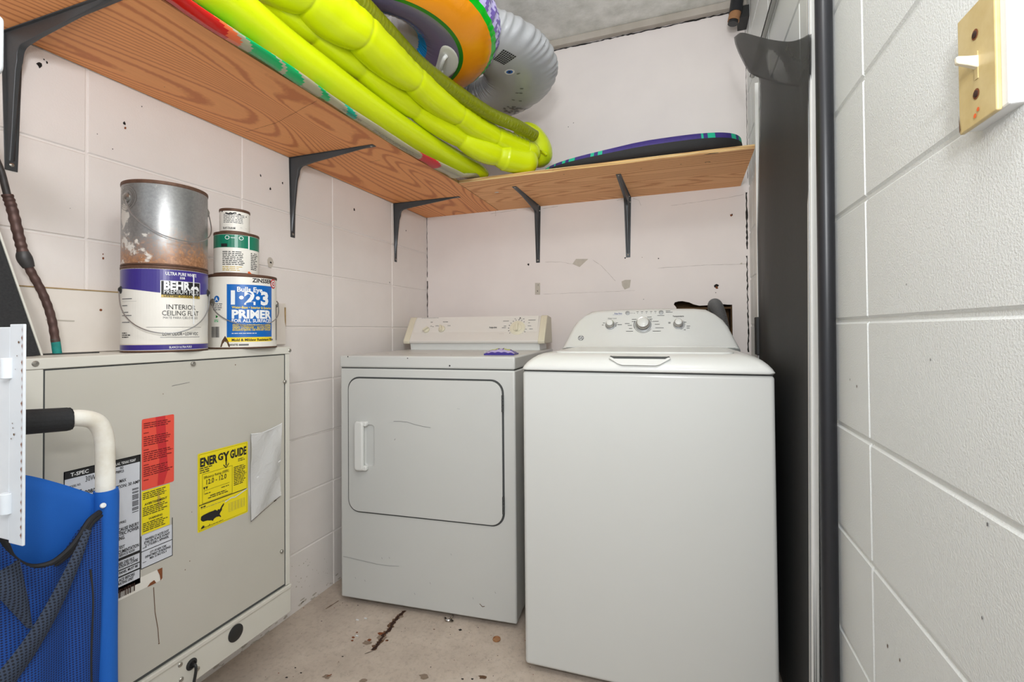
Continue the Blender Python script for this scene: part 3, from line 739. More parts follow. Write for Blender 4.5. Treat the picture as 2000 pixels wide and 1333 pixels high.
P.text('START', .118, .105, .0055, 'ink', width=.012, bold=.02); P.text('END SIGNAL', .190, .106, .0055, 'ink', width=.026, bold=.02)
for u, v_ in [(.130, .083), (.120, .086)]: P.rect(u-.004, v_-.0012, u+.004, v_+.0012, 'greyink', 2)
for u, v_ in [(.152, .085), (.214, .085), (.150, .035), (.200, .037)]: P.micro(u-.010, u+.012, v_+.005, v_-.004, .0032, 'greyink')
P.micro(.060, .160, .1315, .1280, .0034, 'greyink', ragged=.1)
for i in range(22):
    a = math.radians(200-i*19)
    if i in (9, 10): continue
    P.poly([(.548+.039*math.cos(a+e)*1.0+0, .072+.039*math.sin(a+e)) for e in (-.03, .03)]+[(.548+.044*math.cos(a+e), .072+.044*math.sin(a+e)) for e in (.03, -.03)], 'ink', 2)
for u, v_, wd in [(.490, .108, .028), (.612, .112, .034), (.488, .082, .012), (.484, .074, .020), (.603, .082, .016), (.612, .066, .016), (.476, .042, .024), (.476, .035, .020), (.600, .098, .008), (.572, .118, .008), (.532, .119, .006)]:
    P.rect(u-wd/2, v_-.0012, u+wd/2, v_+.0012, 'greyink', 2)
stroke(P, [(.552, .116), (.556, .127)], .0012, 'ink', 2); stroke(P, [(.560, .119), (.554, .127)], .0012, 'ink', 2)
P.merge(dpan)
for x in (.05, DW-.05):
    for y in (.05, DD-.06):
        bm = bmesh.new(); lathe(bm, [(.016, .0), (.016, .006), (.008, .008), (.008, .021)], (x, y, 0), 14); finish('leveling_foot', bm, 'blackplug', t_)

# ------------------------------------------------------------------ washer
WA = math.radians(1.2); WW, WD = .668, .66
t_ = thing('washing_machine', 'white top-loading washing machine with chrome-ringed knobs and a round maker badge', 'washing machine', (-.440, 1.295, 0), WA)
bm = bmesh.new(); box(bm, 0, WW, 0, WD, .020, .883); finish('body', bm, 'enamel_w', t_, bevel=.010, seg=4)
bm = bmesh.new(); box(bm, .004, WW-.004, .004, WD-.004, .882, .887); finish('seam', bm, 'gap', t_, smooth=0)
# moulded top: stacked rings rising from seam to deck
def ringpts(x0, x1, y0, y1, r, z, n=6):
    pts = []
    for (cx_, cy_, a0) in ((x1-r, y1-r, 0), (x0+r, y1-r, 90), (x0+r, y0+r, 180), (x1-r, y0+r, 270)):
        for i in range(n+1):
            a = math.radians(a0+90*i/n); pts.append((cx_+r*math.cos(a), cy_+r*math.sin(a), z))
    return pts
prof = [(0.000, -.006, .8865), (-.002, -.008, .890), (.003, -.006, .899), (.012, 0.000, .910), (.022, .010, .919), (.034, .022, .927), (.048, .036, .9325), (.060, .050, .935)]
bm = bmesh.new(); prev = None
for dx, dy, z in prof:
    ring = [bm.verts.new(q) for q in ringpts(dx, WW-dx, dy, WD, .018+dx*.3, z)]
    if prev:
        for i in range(len(ring)): bm.faces.new((prev[i], prev[(i+1) % len(ring)], ring[(i+1) % len(ring)], ring[i]))
    else: bm.faces.new(ring[::-1])
    prev = ring
bm.faces.new(prev); finish('top_cover', bm, 'plastic_w', t_, smooth=60)
bm = bmesh.new(); prism(bm, rrect(.50, .40, .03, 6, WW/2, .255), .9345, .9385, lambda u, v_, h: (u, v_, h)); lid = finish('lid', bm, 'plastic_w', t_, bevel=.0015)
# lid grip: scooped notch in the front bullnose
bm = bmesh.new()
prism(bm, [(.252, .9235), (.262, .9290), (.410, .9290), (.420, .9235), (.392, .9080), (.380, .9050), (.292, .9050), (.280, .9080)], -.0135, .010, lambda u, v_, h: (u, h+(v_-.905)*.9, v_))
finish('lid_grip', bm, 'plastic_w', t_, bevel=.003, seg=3)
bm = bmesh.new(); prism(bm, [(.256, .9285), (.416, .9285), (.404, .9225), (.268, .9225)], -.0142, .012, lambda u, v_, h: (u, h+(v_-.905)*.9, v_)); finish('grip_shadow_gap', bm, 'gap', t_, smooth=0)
# control tower
WB, WT = Vector((0, .485, .932)), Vector((0, .565, 1.088)); wd_ = (WT-WB).normalized(); wn = Vector((0, -wd_.z, wd_.y)); WL = (WT-WB).length
wmf = lambda u, v_, h: tuple(Vector((u, 0, 0))+WB+wd_*v_+wn*h)
def tower_outline(inset):
    pts = []; H_ = WL-inset
    L_ = [(.010+inset, 0), (.026+inset, .040), (.044+inset, .090), (.060+inset, .118), (.085+inset*.8, .142), (.118+inset*.5, H_-.008), (.160, H_-.003), (.26, H_), (.334, H_)]
    for x, y in L_: pts.append((x, y))
    for x, y in L_[::-1][1:]: pts.append((WW-x, y))
    return pts
bm = bmesh.new(); lay = [(.0, -.10), (.0, -.020), (.003, -.006), (.010, 0), (.020, .003)]; prev = None
for ins, h_ in lay:
    ring = [bm.verts.new(wmf(u, v_, h_)) for u, v_ in tower_outline(ins)]
    if prev:
        for i in range(len(ring)): bm.faces.new((prev[i], prev[(i+1) % len(ring)], ring[(i+1) % len(ring)], ring[i]))
    else: bm.faces.new(ring)
    prev = ring
bm.faces.new(prev[::-1]); wtow = finish('control_tower', bm, 'plastic_w', t_, smooth=45)
bm = bmesh.new(); tube(bm, [(.03, .482, .937), (.20, .478, .9375), (.334, .477, .9375), (.47, .478, .9375), (WW-.03, .482, .937)], .0035, 8, 30); finish('tower_foot', bm, 'plastic_w', t_)
WM = knob_axis(wn, wd_)
def wknob(name, u, v_, r):
    c_ = Vector(wmf(u, v_, .0035)); bm = bmesh.new()
    lathe(bm, [(r*1.28, 0), (r*1.28, .002), (r*1.12, .0035)], c_, 36, axis=WM); base_ = finish(name, bm, 'silver', t_)
    bm = bmesh.new(); lathe(bm, [(r*1.04, .003), (r*1.04, .010), (r*.98, .020), (r*.92, .022), (r*.82, .0215)], c_, 36, axis=WM); finish('chrome_ring', bm, 'chrome', base_)
    bm = bmesh.new(); lathe(bm, [(r*.84, .018), (r*.84, .0225), (r*.70, .0245), (r*.2, .0255)], c_, 36, axis=WM); finish('knob_face', bm, 'plastic_w', base_)
wknob('water_level_knob', .197, .098, .0150); wknob('cycle_knob', .322, .098, .0240); wknob('temperature_knob', .450, .098, .0150)
for u in (.262, .388):
    bm = bmesh.new(); lathe(bm, [(.0085, 0), (.0085, .0022), (.0068, .0028)], Vector(wmf(u, .151, .003)), 24, axis=WM); finish('push_button', bm, 'silver', t_)
P = Print(lambda u, v_, h: wmf(u, v_, .0032+h))
P.text('Deep Rinse', .226, .147, .0070, 'blueink', width=.030, bold=.02); P.rect(.205, .1435, .242, .1441, 'blueink', 2); P.rect(.272, .1497, .284, .1507, 'greyink', 2); P.text('on', .286, .1478, .006, 'ink', align='L', sx=.005/.0075)
for u in (.300, .317, .334, .351, .367): P.rect(u-.004, .1545, u+.004, .1562, 'ink', 2); P.poly(circ(.0012, 8, u, .149), 'ink', 2)
P.rect(.405, .1560, .422, .1575, 'ink', 2); P.rect(.405, .1500, .430, .1515, 'ink', 2)
P.text('Water Level', .203, .1255, .0060, 'greyink', width=.034, bold=.01); P.text('Temperature', .450, .1300, .0070, 'ink', width=.040, bold=.03); P.rect(.374, .1365, .400, .1380, 'ink', 2)
for u, v_, wd in [(.172, .108, .008), (.168, .099, .007), (.222, .108, .009), (.233, .100, .018), (.418, .107, .008), (.418, .103, .008), (.474, .107, .009), (.485, .090, .012), (.484, .082, .010), (.472, .075, .006),
                  (.345, .131, .016), (.288, .122, .018), (.284, .112, .010), (.262, .104, .018), (.272, .096, .016), (.275, .082, .012), (.272, .070, .026), (.368, .112, .022), (.374, .099, .018), (.382, .084, .030), (.372, .070, .030), (.352, .122, .008)]:
    P.rect(u-wd/2, v_-.0009, u+wd/2, v_+.0009, 'ink', 2)
for a0, a1, rr, u, v_, m_ in [(150, 205, .0345, .322, .098, 'ink'), (205, 330, .0345, .322, .098, 'greyink'), (-70, 40, .0225, .450, .098, 'greyink'), (-20, 20, .0225, .197, .098, 'ink'), (20, 50, .0345, .322, .098, 'greyink')]:
    pts = [(u+rr*math.cos(math.radians(a0+(a1-a0)*i/14)), v_+rr*math.sin(math.radians(a0+(a1-a0)*i/14))) for i in range(15)]; stroke(P, pts, .0007 if m_ == 'greyink' else .0012, m_, 2)
P.merge(wtow)
P = Print(lambda u, v_, h: wmf(u, v_, .0032+h)); bu, bv = .085, .042
P.poly(circ(.0115, 28, bu, bv), 'greyink', 1); P.poly(circ(.0098, 28, bu, bv), 'white', 2)
P.text('GE', bu, bv-.005, .014, 'greyink', 3, bold=.03, width=.0150)
for k in range(4):
    a = PI/2*k+.4; stroke(P, [(bu+.0095*math.cos(a+e), bv+.0095*math.sin(a+e)*(1-.16*j)) for j, e in enumerate((0, .4, .8, 1.1))], .0008, 'greyink', 3)
P.build('badge', t_)
for x in (.06, WW-.06):
    for y in (.06, WD-.06):
        bm = bmesh.new(); lathe(bm, [(.016, .0), (.016, .006), (.008, .008), (.008, .021)], (x, y, 0), 14); finish('leveling_foot', bm, 'blackplug', t_)

# detergent packet on the dryer
t_ = thing('dryer_sheet_packet', 'small purple plastic wrapper packet lying on top of the dryer', 'packet', (-.612, 1.565, DZ+.0005), math.radians(6))
bm = bmesh.new(); n = 14; rows = []
for j in range(7):
    v_ = j/6; rows.append([Vector(((i/n-.5)*.112, (v_-.5)*.07, .004+.019*math.sin(PI*v_)**.7*math.sin(PI*min(1, max(0, i/n)))**.5+.0015*math.sin(i*2.1+j))) for i in range(n+1)])
G = gridsurf(bm, rows, lambda a, b: (0 if b < .06 else 1 if b < .20 else 2 if (.12 < a < .42 or .60 < a < .80) and .24 < b < .50 else 1 if .46 < a < .54 and b < .6 else 0), 2)
box(bm, -.056, .056, -.035, .035, 0, .005, 0); finish('wrapper', bm, ['packet', 'packetl', 'packety'], t_, smooth=70)
bm = bmesh.new(); prism(bm, [(-.062, -.020), (-.054, -.030), (-.052, .02), (-.060, .024), (-.066, .0)], .001, .012, lambda u, v_, h: (u, v_, h)); finish('torn_corner', bm, 'white', t_)

# ------------------------------------------------------------------ air handler cabinet
UX, UY0, UY1, UZ0, UZ1 = -1.075, .470, 1.050, .192, .961
t_ = thing('air_handler_cabinet', 'beige sheet-metal air handler cabinet with warning stickers under the paint cans', 'air handler', (-1.19, .76, UZ0))
IN = Matrix.Translation((1.19, -.76, -UZ0))
def W(o):
    o.matrix_parent_inverse = IN; return o
bm = bmesh.new(); box(bm, XL+.001, UX-.006, UY0, UY1, UZ0, UZ1-.003); W(finish('body', bm, 'unit', t_, smooth=0, bevel=.002))
bm = bmesh.new(); box(bm, XL+.001, UX, UY0-.003, UY1+.003, UZ1-.020, UZ1); W(finish('top_cap', bm, 'unit2', t_, smooth=0, bevel=.0015))
bm = bmesh.new(); box(bm, UX-.02, UX-.001, UY0, UY0+.028, UZ0+.082, UZ1-.0205); W(finish('frame_strip', bm, 'unit2', t_, smooth=0, bevel=.001))
bm = bmesh.new(); box(bm, UX-.02, UX-.001, UY1-.014, UY1, UZ0+.082, UZ1-.0205); W(finish('frame_strip', bm, 'unit2', t_, smooth=0, bevel=.001))
bm = bmesh.new(); box(bm, UX-.02, UX-.003, UY0+.031, UY1-.017, UZ0+.088, UZ1-.023); apan = W(finish('access_panel', bm, 'unit', t_, smooth=0, bevel=.001))
bm = bmesh.new(); box(bm, UX-.02, UX-.0035, UY0+.002, UY1-.002, UZ0+.0825, UZ1-.021); W(finish('panel_gap', bm, 'gap', t_, smooth=0))
bm = bmesh.new(); box(bm, UX-.02, UX, UY0, UY1+.002, UZ0, UZ0+.080); kp = W(finish('kick_panel', bm, 'unit2', t_, smooth=0, bevel=.0012))
bm = bmesh.new(); box(bm, UX-.004, UX+.0035, UY0, UY1+.002, UZ0+.070, UZ0+.0805); W(finish('kick_panel_lip', bm, 'unit2', t_, smooth=0, bevel=.002))
um = lambda u, v_, h: (UX-.0028+h, u, v_)
XA = Matrix.Rotation(PI/2, 3, 'Y')
def uscrew(x, y, off=0, r=.0052):
    q = on_x(x, y, UX); bm = bmesh.new(); lathe(bm, [(r, -.004), (r, .001), (r*.8, .0022), (r*.2, .0026)], (UX+off, q.y, q.z), 14, axis=XA)
    box(bm, UX+off+.0024, UX+off+.0030, q.y-r*.6, q.y+r*.6, q.z-.0006, q.z+.0006); W(finish('screw', bm, 'screw', t_))
for x, y in [(69, 711), (378, 711), (566, 685), (557, 746), (551, 1078), (352, 1299), (386, 1307), (354, 1328)]: uscrew(x, y)
q = on_x(460, 1237, UX); bm = bmesh.new(); lathe(bm, [(.0205, -.006), (.0205, .0015), (.018, .003), (.005, .0035)], (UX, q.y, q.z), 28, axis=XA); W(finish('knockout_plug', bm, 'blackplug', t_))
q = on_x(374, 1298, UX); bm = bmesh.new(); lathe(bm, [(.0125, -.004), (.0125, .0012), (.0080, .0035), (.0076, .0006)], (UX, q.y, q.z), 24, axis=XA); W(finish('cable_grommet', bm, 'blackplug', t_))
bm = bmesh.new(); tube(bm, [(UX, q.y, q.z), (UX+.014, q.y, q.z-.002), (UX+.014, q.y-.003, q.z-.03), (UX+.008, q.y-.016, q.z-.10), (UX+.006, q.y-.02, .002)], .0032, 8, 30); W(finish('drain_cord', bm, 'blackplug', t_))
# -- stickers (part meshes of the cabinet)
def sticker(name): return Print(lambda u, v_, h: (UX-.0028+h, u, v_)), name
P, nm = sticker('specification_label')
P.rect(.528, .509, .657, .748, 'speclab', 0); P.rect(.528, .733, .657, .748, 'ink', 1); P.frame(.528, .509, .657, .748, .0016, 'ink', 1)
P.text('T-SPEC', .552, .7365, .0080, 'white', 2, .02, width=.028); P.text('DALLAS, TEXAS 75207', .625, .7365, .006, 'white', 2, .02, width=.045)
P.text('30WCXA', .578, .7200, .0125, 'ink', 2, .0, width=.034); P.text('NO', .622, .7270, .006, 'ink', 2, .02, width=.006); P.text('798923', .618, .7200, .006, 'ink', 2, .02, width=.015)
P.text('MODEL NO.', .545, .7160, .005, 'ink', 2, .01, width=.018); P.text('208/240V-1PH', .585, .6965, .0085, 'ink', 2, .03, width=.050); P.text('MAX', .618, .7000, .0075, 'ink', 2, .02, align='L', width=.012)
P.text('PROTECTION: 30 AMP', .655, .6890, .0075, 'ink', 2, .02, align='R', width=.066); P.text('IF 75 MHZ', .590, .6860, .009, 'ink', 2, .03, width=.034)
P.micro(.532, .56, .708, .690, .004, 'ink')
for k in range(26):
    if R.random() < .72: P.rect(.641, .624+k*.0022, .653, .6252+k*.0022, 'ink', 2)
P.text('CAN CAUSE INJURY', .654, .6010, .0080, 'ink', 2, .035, align='R', width=.052); P.text('TO ELECTRIC POWER', .654, .5925, .0080, 'ink', 2, .035, align='R', width=.060); P.text('SERVICING.', .628, .5835, .0080, 'ink', 2, .035, align='R', width=.030)
P.text('2002 39082', .630, .6160, .006, 'ink', 2, .01, align='R', width=.026); P.text('THIS TEST', .628, .5655, .0070, 'ink', 2, .02, align='R', width=.028)
P.text('DOCUMENTATION', .654, .5560, .0080, 'ink', 2, .035, align='R', width=.046); P.text('D. SERVICE 42330', .646, .5500, .0055, 'ink', 2, .02, align='R', width=.034)
P.rect(.560, .5420, .657, .5475, 'ink', 2); P.text('UTILISER DES FILS', .645, .5330, .0065, 'ink', 2, .03, align='R', width=.040); P.text('ALIMENTATION EN CUIVRE', .652, .5265, .0065, 'ink', 2, .03, align='R', width=.052)
P.rect(.560, .5215, .657, .5235, 'ink', 2); P.text('THIS PANEL MUST BE', .652, .5125+.002, .0060, 'ink', 2, .04, align='R', width=.046)
W(P.build(nm, t_))
P, nm = sticker('service_label')
P.rect(.560, .478, .657, .509, 'speclab', 0); P.frame(.560, .478, .657, .509, .0014, 'ink', 1)
P.text('IN PLACE BEFORE', .646, .5000, .0065, 'ink', 2, .04, align='R', width=.040); P.text('OPERATING UNIT', .644, .4930, .0065, 'ink', 2, .04, align='R', width=.036)
P.rect(.6575, .505, .7225, .575, 'speclab', 0); P.rect(.7210, .505, .7225, .590, 'ink', 1); P.rect(.6575, .505, .7225, .5065, 'ink', 1); P.rect(.6575, .505, .6590, .575, 'ink', 1); P.rect(.6575, .5405, .7225, .5420, 'ink', 1)
for i, s_ in enumerate(['PANNEAU D ACCES DOIT', 'ETRE EN PLACE AVANT', 'D UTILISER L APPAREIL']): P.text(s_, .690, .5620-i*.0065, .0060, 'ink', 2, .04, width=.052-.004*abs(i-1))
for i, s_ in enumerate(['CITY OF NEW YORK', 'DEPARTMENT OF BUILDINGS', 'MEA 12-78-E VOL.4']): P.text(s_, .692, .5310-i*.0060, .0055, 'ink', 2, .04, width=(.034, .052, .034)[i])
P.rect(.661, .5475, .669, .5485, 'ink', 2); P.rect(.661, .5170, .668, .5180, 'ink', 2)
W(P.build(nm, t_))
P, nm = sticker('red_warning_label')
P.poly(rrect(.066, .151, .003, 3, .692, .7455), 'redlab', 1); P.poly([(.686, .821), (.706, .821), (.708, .76), (.712, .70), (.703, .672), (.690, .672), (.694, .73), (.688, .78)], 'redp', 2)
for v1, v0 in [(.812, .795), (.783, .758), (.750, .727), (.718, .683+.012)]: P.micro(.662, .722, v1, v0, .0044, 'redink', 4, .42, .25)
for v_ in (.790, .754, .722, .690): P.rect(.662, v_, .672, v_+.0015, 'redink', 4)
W(P.build(nm, t_))
P, nm = sticker('yellow_caution_label')
P.rect(.659, .577, .716, .668, 'yellow', 1)
P.text('AVERTISSEMENT', .664, .6370, .0055, 'ink', 4, .02, align='L', width=.046); P.text('WARNING', .672, .6040, .005, 'ink', 4, .02, align='L', width=.028)
for v1, v0 in [(.664, .644), (.633, .609), (.600, .578)]: P.micro(.661, .713, v1, v0, .0040, 'ink', 4, .4, .25)
P.poly([(.690, .66), (.698, .64), (.694, .62), (.690, .635)], 'gold', 2)
W(P.build(nm, t_))
P, nm = sticker('energy_guide_label')
E0, E1, G0, G1 = .779, .913, .531, .717
P.poly(rrect(E1-E0, G1-G0, .003, 3, (E0+E1)/2, (G0+G1)/2), 'yellow', 1); P.frame(E0+.003, G0+.003, E1-.003, G1-.003, .0005, 'ink', 2)
P.text('ENER', .8060, .6850, .0235, 'ink', 3, .06, width=.043); P.text('GUIDE', .8850, .6850, .0235, 'ink', 3, .06, width=.046)
P.text('G', .8360, .6880, .0190, 'ink', 3, .06, width=.014); P.text('Y', .8510, .6830, .0250, 'ink', 3, .06, width=.018)
P.rect(.8495, .6700, .8525, .6900, 'ink', 3); P.poly([(.8435, .6755), (.8510, .6665), (.8585, .6755), (.8585, .6720), (.8510, .6635), (.8435, .6720)], 'ink', 3)
P.frame(.790, .5960, .868, .6660, .0006, 'ink', 3); P.text('Efficiency Rating (SEER)', .826, .6535, .0070, 'ink', 3, .01, width=.064); P.text('12.0 - 12.0', .826, .6385, .0140, 'ink', 3, .015, width=.052)
for x in (.795, .801): P.poly([(x-.003, .6340), (x+.003, .6340), (x, .6270)], 'ink', 3)
P.rect(.794, .6250, .860, .6256, 'ink', 3); P.rect(.794, .6160, .7945, .626, 'ink', 3); P.micro(.796, .816, .6180, .6130, .004, 'ink', 3); P.micro(.838, .860, .6200, .6150, .004, 'ink', 3); P.micro(.804, .856, .6100, .5985, .0045, 'ink', 3, center=True)
P.micro(.784, .820, .6815, .6640, .0050, 'ink', 3); P.micro(.884, .909, .6780, .6660, .0045, 'ink', 3, ragged=.5); P.micro(.872, .909, .6600, .6100, .0045, 'ink', 3, ragged=.3)
P.rect(E0+.003, .5930, E1-.003, .5950, 'ink', 3); P.micro(.786, .800, .5895, .5850, .0040, 'ink', 3, .7); P.micro(.786, .905, .5850, .5790, .0040, 'greyink', 3, .25)
# map of the lower 48 states
usa = [(0, .62), (.02, .86), (.10, .93), (.36, .98), (.52, .97), (.60, 1.0), (.66, .90), (.70, .84), (.73, .96), (.78, .86), (.82, .92), (.88, 1.10), (.96, 1.28), (1.0, 1.22), (.97, 1.08), (.90, .92), (.90, .76),
       (.84, .62), (.80, .50), (.80, .42), (.86, .22), (.84, .14), (.78, .28), (.66, .32), (.56, .26), (.50, .10), (.44, .22), (.36, .26), (.28, .34), (.10, .38), (.03, .50)]
P.poly([(.786+x*.060, .5395+y*.028+.003) for x, y in usa], 'ink', 3)
P.poly([(.787, .5400), (.792, .5440), (.796, .5410), (.792, .5370), (.788, .5375)], 'ink', 3); P.poly(circ(.0012, 6, .808, .5405), 'ink', 3)
P.micro(.786, .846, .5385, .5350, .0030, 'ink', 3, ragged=.1)
for i in range(6): P.rect(.858+.0088*i, .5515, .8585+.0088*i, .5725, 'greyink', 3)
for i in range(6): P.rect(.858, .5515+.0041*i, .9025, .5519+.0041*i, 'greyink', 3)
stroke(P, [(.848, .5800), (.865, .5850), (.875, .5830), (.90, .5905), (.910, .5930)], .0013, 'speclab', 4)
W(P.build(nm, t_))
P, nm = sticker('barcode_sticker')
P.rect(.600, .462, .700, .489, 'creamlab', 0); P.bars(.604, .648, .467, .484, 'rustdark', 2)
P.poly([(.690, .489), (.7005, .489), (.7005, .466), (.697, .462), (.695, .475)], 'rust', 2); P.poly([(.670, .462), (.688, .462), (.684, .470), (.676, .468)], 'rust', 2)
W(P.build(nm, t_))
bm = bmesh.new(); rows = []     # crumpled document pouch
tp = [(.917, .735), (.950, .731), (.985, .736), (1.018, .744)]; bt = [(.917, .505), (.950, .517), (.985, .530), (1.015, .541)]
for j in range(9):
    s_ = j/8; rows.append([Vector((UX+.0015+.006*math.sin(PI*i/3)*math.sin(PI*s_)+.0040*math.sin(7*s_+i*2.3), tp[i][0]+(bt[i][0]-tp[i][0])*s_+.002*math.sin(9*s_+i), tp[i][1]+(bt[i][1]-tp[i][1])*s_)) for i in range(4)])
gridsurf(bm, rows, 0, 4); pch = W(finish('document_pouch', bm, 'pouch', t_, smooth=80))
P, nm = sticker('pouch_edges_glints')
P.map = lambda u, v_, h: (UX+.0035+h, u, v_)
stroke(P, [(.917, .505), (.950, .517), (.985, .530), (1.015, .541)], .0007, 'rustdark'); stroke(P, [(.917, .735), (.915, .62), (.917, .505)], .0007, 'greyink')
stroke(P, [(.917, .735), (.950, .731), (.985, .736), (1.018, .744)], .0012, 'white'); stroke(P, [(.935, .615), (.97, .625), (1.013, .640)], .0016, 'white'); stroke(P, [(.990, .5318), (.998, .5340)], .0016, 'rustdark')  # white strokes are highlights painted onto the plastic
P.merge(pch)
P = Print(lambda u, v_, h: (UX-.0028+h, u, v_))
stroke(P, [(.683, .455), (.686, .40), (.692, .36), (.694, .33)], .0007, 'stain'); stroke(P, [(.72, .885), (.76, .889)], .0004, 'greyink')
for x, y, r in [(461, 713, .0016), (320, 770, .001), (376, 1001, .001), (363, 1114, .0012), (372, 1097, .0012), (312, 1258, .0016)]:
    q = on_x(x, y, UX); P.poly(circ(r, 7, q.y, q.z), 'stain', 1)
P.merge(apan)
# plinth under it
bm = bmesh.new(); box(bm, XL+.0005, XL+.055, .30, .885, 0, UZ0-.0005)
tag(finish('block_plinth', bm, 'wall_left', smooth=0, bevel=.003), 'white-painted block plinth on the floor beneath the beige air handler cabinet', 'plinth')

# painted board on the wall behind the cans
bm = bmesh.new(); box(bm, XL+.0005, XL+.019, -.1, 1.243, UZ1+.001, 1.104); 
bx = finish('wooden_board', bm, 'board', smooth=0, bevel=.0012)
tag(bx, 'white-painted wooden board fixed to the left wall behind the paint cans', 'board')
bm = bmesh.new(); box(bm, XL+.004, XL+.0205, -.1, .80, 1.1035, 1.106); finish('bare_edge', bm, 'wornwood', bx, smooth=0)
P = Print(lambda u, v_, h: (XL+.0192+h, u, v_))
P.poly([(1.236, 1.09), (1.2428, 1.09), (1.2428, 1.02), (1.238, 1.04)], 'wornwood', 1); P.poly(circ(.003, 7, .700, 1.06), 'rust', 1); stroke(P, [(.60, 1.035), (.65, 1.033)], .0015, 'patch'); P.merge(bx)

# ------------------------------------------------------------------ copper line and black duct
t_ = thing('copper_pipe', 'tarnished copper pipe with green corroded foot rising from the cabinet top', 'pipe', (-1.24, .596, UZ1))
J = Matrix.Translation((1.24, -.596, -UZ1))
def WJ(o): o.matrix_parent_inverse = J; return o
pp = [on_x(x, y, -1.24) for x, y in [(112, 690), (109, 670), (100, 620), (84, 575), (60, 530), (48, 505), (38, 467), (24, 410), (14, 380), (2, 335), (-16, 290), (-40, 200)]]; pp[0].z = UZ1+.001
bm = bmesh.new(); tube(bm, pp[1:6], lambda s, th: .0074+.0004*math.sin(s*70), 14, 60); WJ(finish('pipe', bm, 'copper', t_))
bm = bmesh.new(); tube(bm, pp[:2]+[pp[1]+(pp[2]-pp[1])*.15], .0076, 14, 12); WJ(finish('corroded_foot', bm, 'verdigris', t_))
bm = bmesh.new(); tube(bm, [pp[4]+(pp[5]-pp[4])*.3, pp[5], pp[5]+(pp[6]-pp[5])*.35], lambda s, th: .0092+.003*math.sin(PI*s), 14, 14); WJ(finish('joint', bm, 'steel_dk', t_))
bm = bmesh.new(); tube(bm, pp[5:9], lambda s, th: .0086+.0006*math.sin(s*60), 14, 50); WJ(finish('sleeve', bm, 'copper', t_))
bm = bmesh.new(); tube(bm, pp[7:], .0058, 12, 30); WJ(finish('upper_line', bm, 'steel_dk', t_))
bm = bmesh.new(); prism(bm, [(.56, 0), (.66, 0), (.66, .05), (.56, .05)], UZ1, UZ1+.002, lambda u, v_, h: (-1.27+v_, u, h)); WJ(finish('foot_flange', bm, 'blackplug', t_, smooth=0))
d0, d1 = on_x(80, 692, -1.18), on_x(0, 462, -1.18); sl = (d1.y-d0.y)/(d1.z-d0.z)
bm = bmesh.new(); prism(bm, [(.345, UZ1+.001), (d0.y, UZ1+.001), (d0.y+sl*.36, UZ1+.361), (.345, UZ1+.361)], XL+.0215, -1.18, lambda u, v_, h: (h, u, v_))
o = finish('supply_duct', bm, 'duct', smooth=0, bevel=.002); tag(o, 'black speckled slanting duct standing on the cabinet at the far left', 'duct')
bm = bmesh.new(); prism(bm, [(d0.y, UZ1+.001), (d0.y+sl*.36, UZ1+.361), (d0.y+sl*.36+.003, UZ1+.361), (d0.y+.003, UZ1+.001)], XL+.0215, -1.179, lambda u, v_, h: (h, u, v_)); finish('metal_edge', bm, 'unit2', o, smooth=0)

# ------------------------------------------------------------------ paint cans
def can(name, label, cx, cy, z, r, h, bodymat, rimmat, ear=None, bail=None, face=None, openend=False):
    t__ = thing(name, label, 'paint can', (cx, cy, z+.0006)); face = math.atan2(-cy, -cx) if face is None else face
    bm = bmesh.new(); rr = min(.004, r*.06)
    lathe(bm, [(r-.002, 0), (r+.0008, .0005), (r+.0010, .003), (r, .0045), (r, h-.008), (r+.0008, h-.0068), (r+.0012, h-.003), (r+.0006, h), (r-.003, h), (r-.004, h-.004)], n=72, mi=[1, 1, 1, 0, 1, 1, 1, 1, 1])
    finish('can_body', bm, [bodymat, rimmat], t__)
    bm = bmesh.new(); lathe(bm, [(r-.0045, h-.006), (r-.0045, h-.0035), (r-.008, h-.003), (r-.012, h-.0055), (.002, h-.0055)], n=48); finish('lid', bm, rimmat, t__)
    mp = lambda u, v_, hh: ((r+.0002+hh)*math.cos(face+u/r), (r+.0002+hh)*math.sin(face+u/r), v_)
    if ear:
        ze, er, aL, aR = ear
        for a in (face+aL, face+aR):
            bm = bmesh.new(); ax = Matrix.Rotation(a, 3, 'Z') @ Matrix.Rotation(PI/2, 3, 'Y')
            lathe(bm, [(er, -.002), (er*.95, .0012), (er*.7, .0030), (er*.45, .0050), (er*.1, .0055)], (r*math.cos(a), r*math.sin(a), ze), 20, axis=ax)
            finish('handle_ear', bm, bail[2] if bail else 'tin', t__)
        if bail:
            drop, bulge, _ = bail; pts = []
            for i in range(13):
                s_ = i/12; a = face+aL+(aR-aL)*s_; rr_ = r+.004+bulge*math.sin(PI*s_)
                zz = ze-drop*math.sin(PI*s_)**.75
                pts.append((rr_*math.cos(a), rr_*math.sin(a), zz))
            bm = bmesh.new(); tube(bm, pts, .0013, 8, 70); finish('wire_handle', bm, 'wire', t__)
    return t__, mp
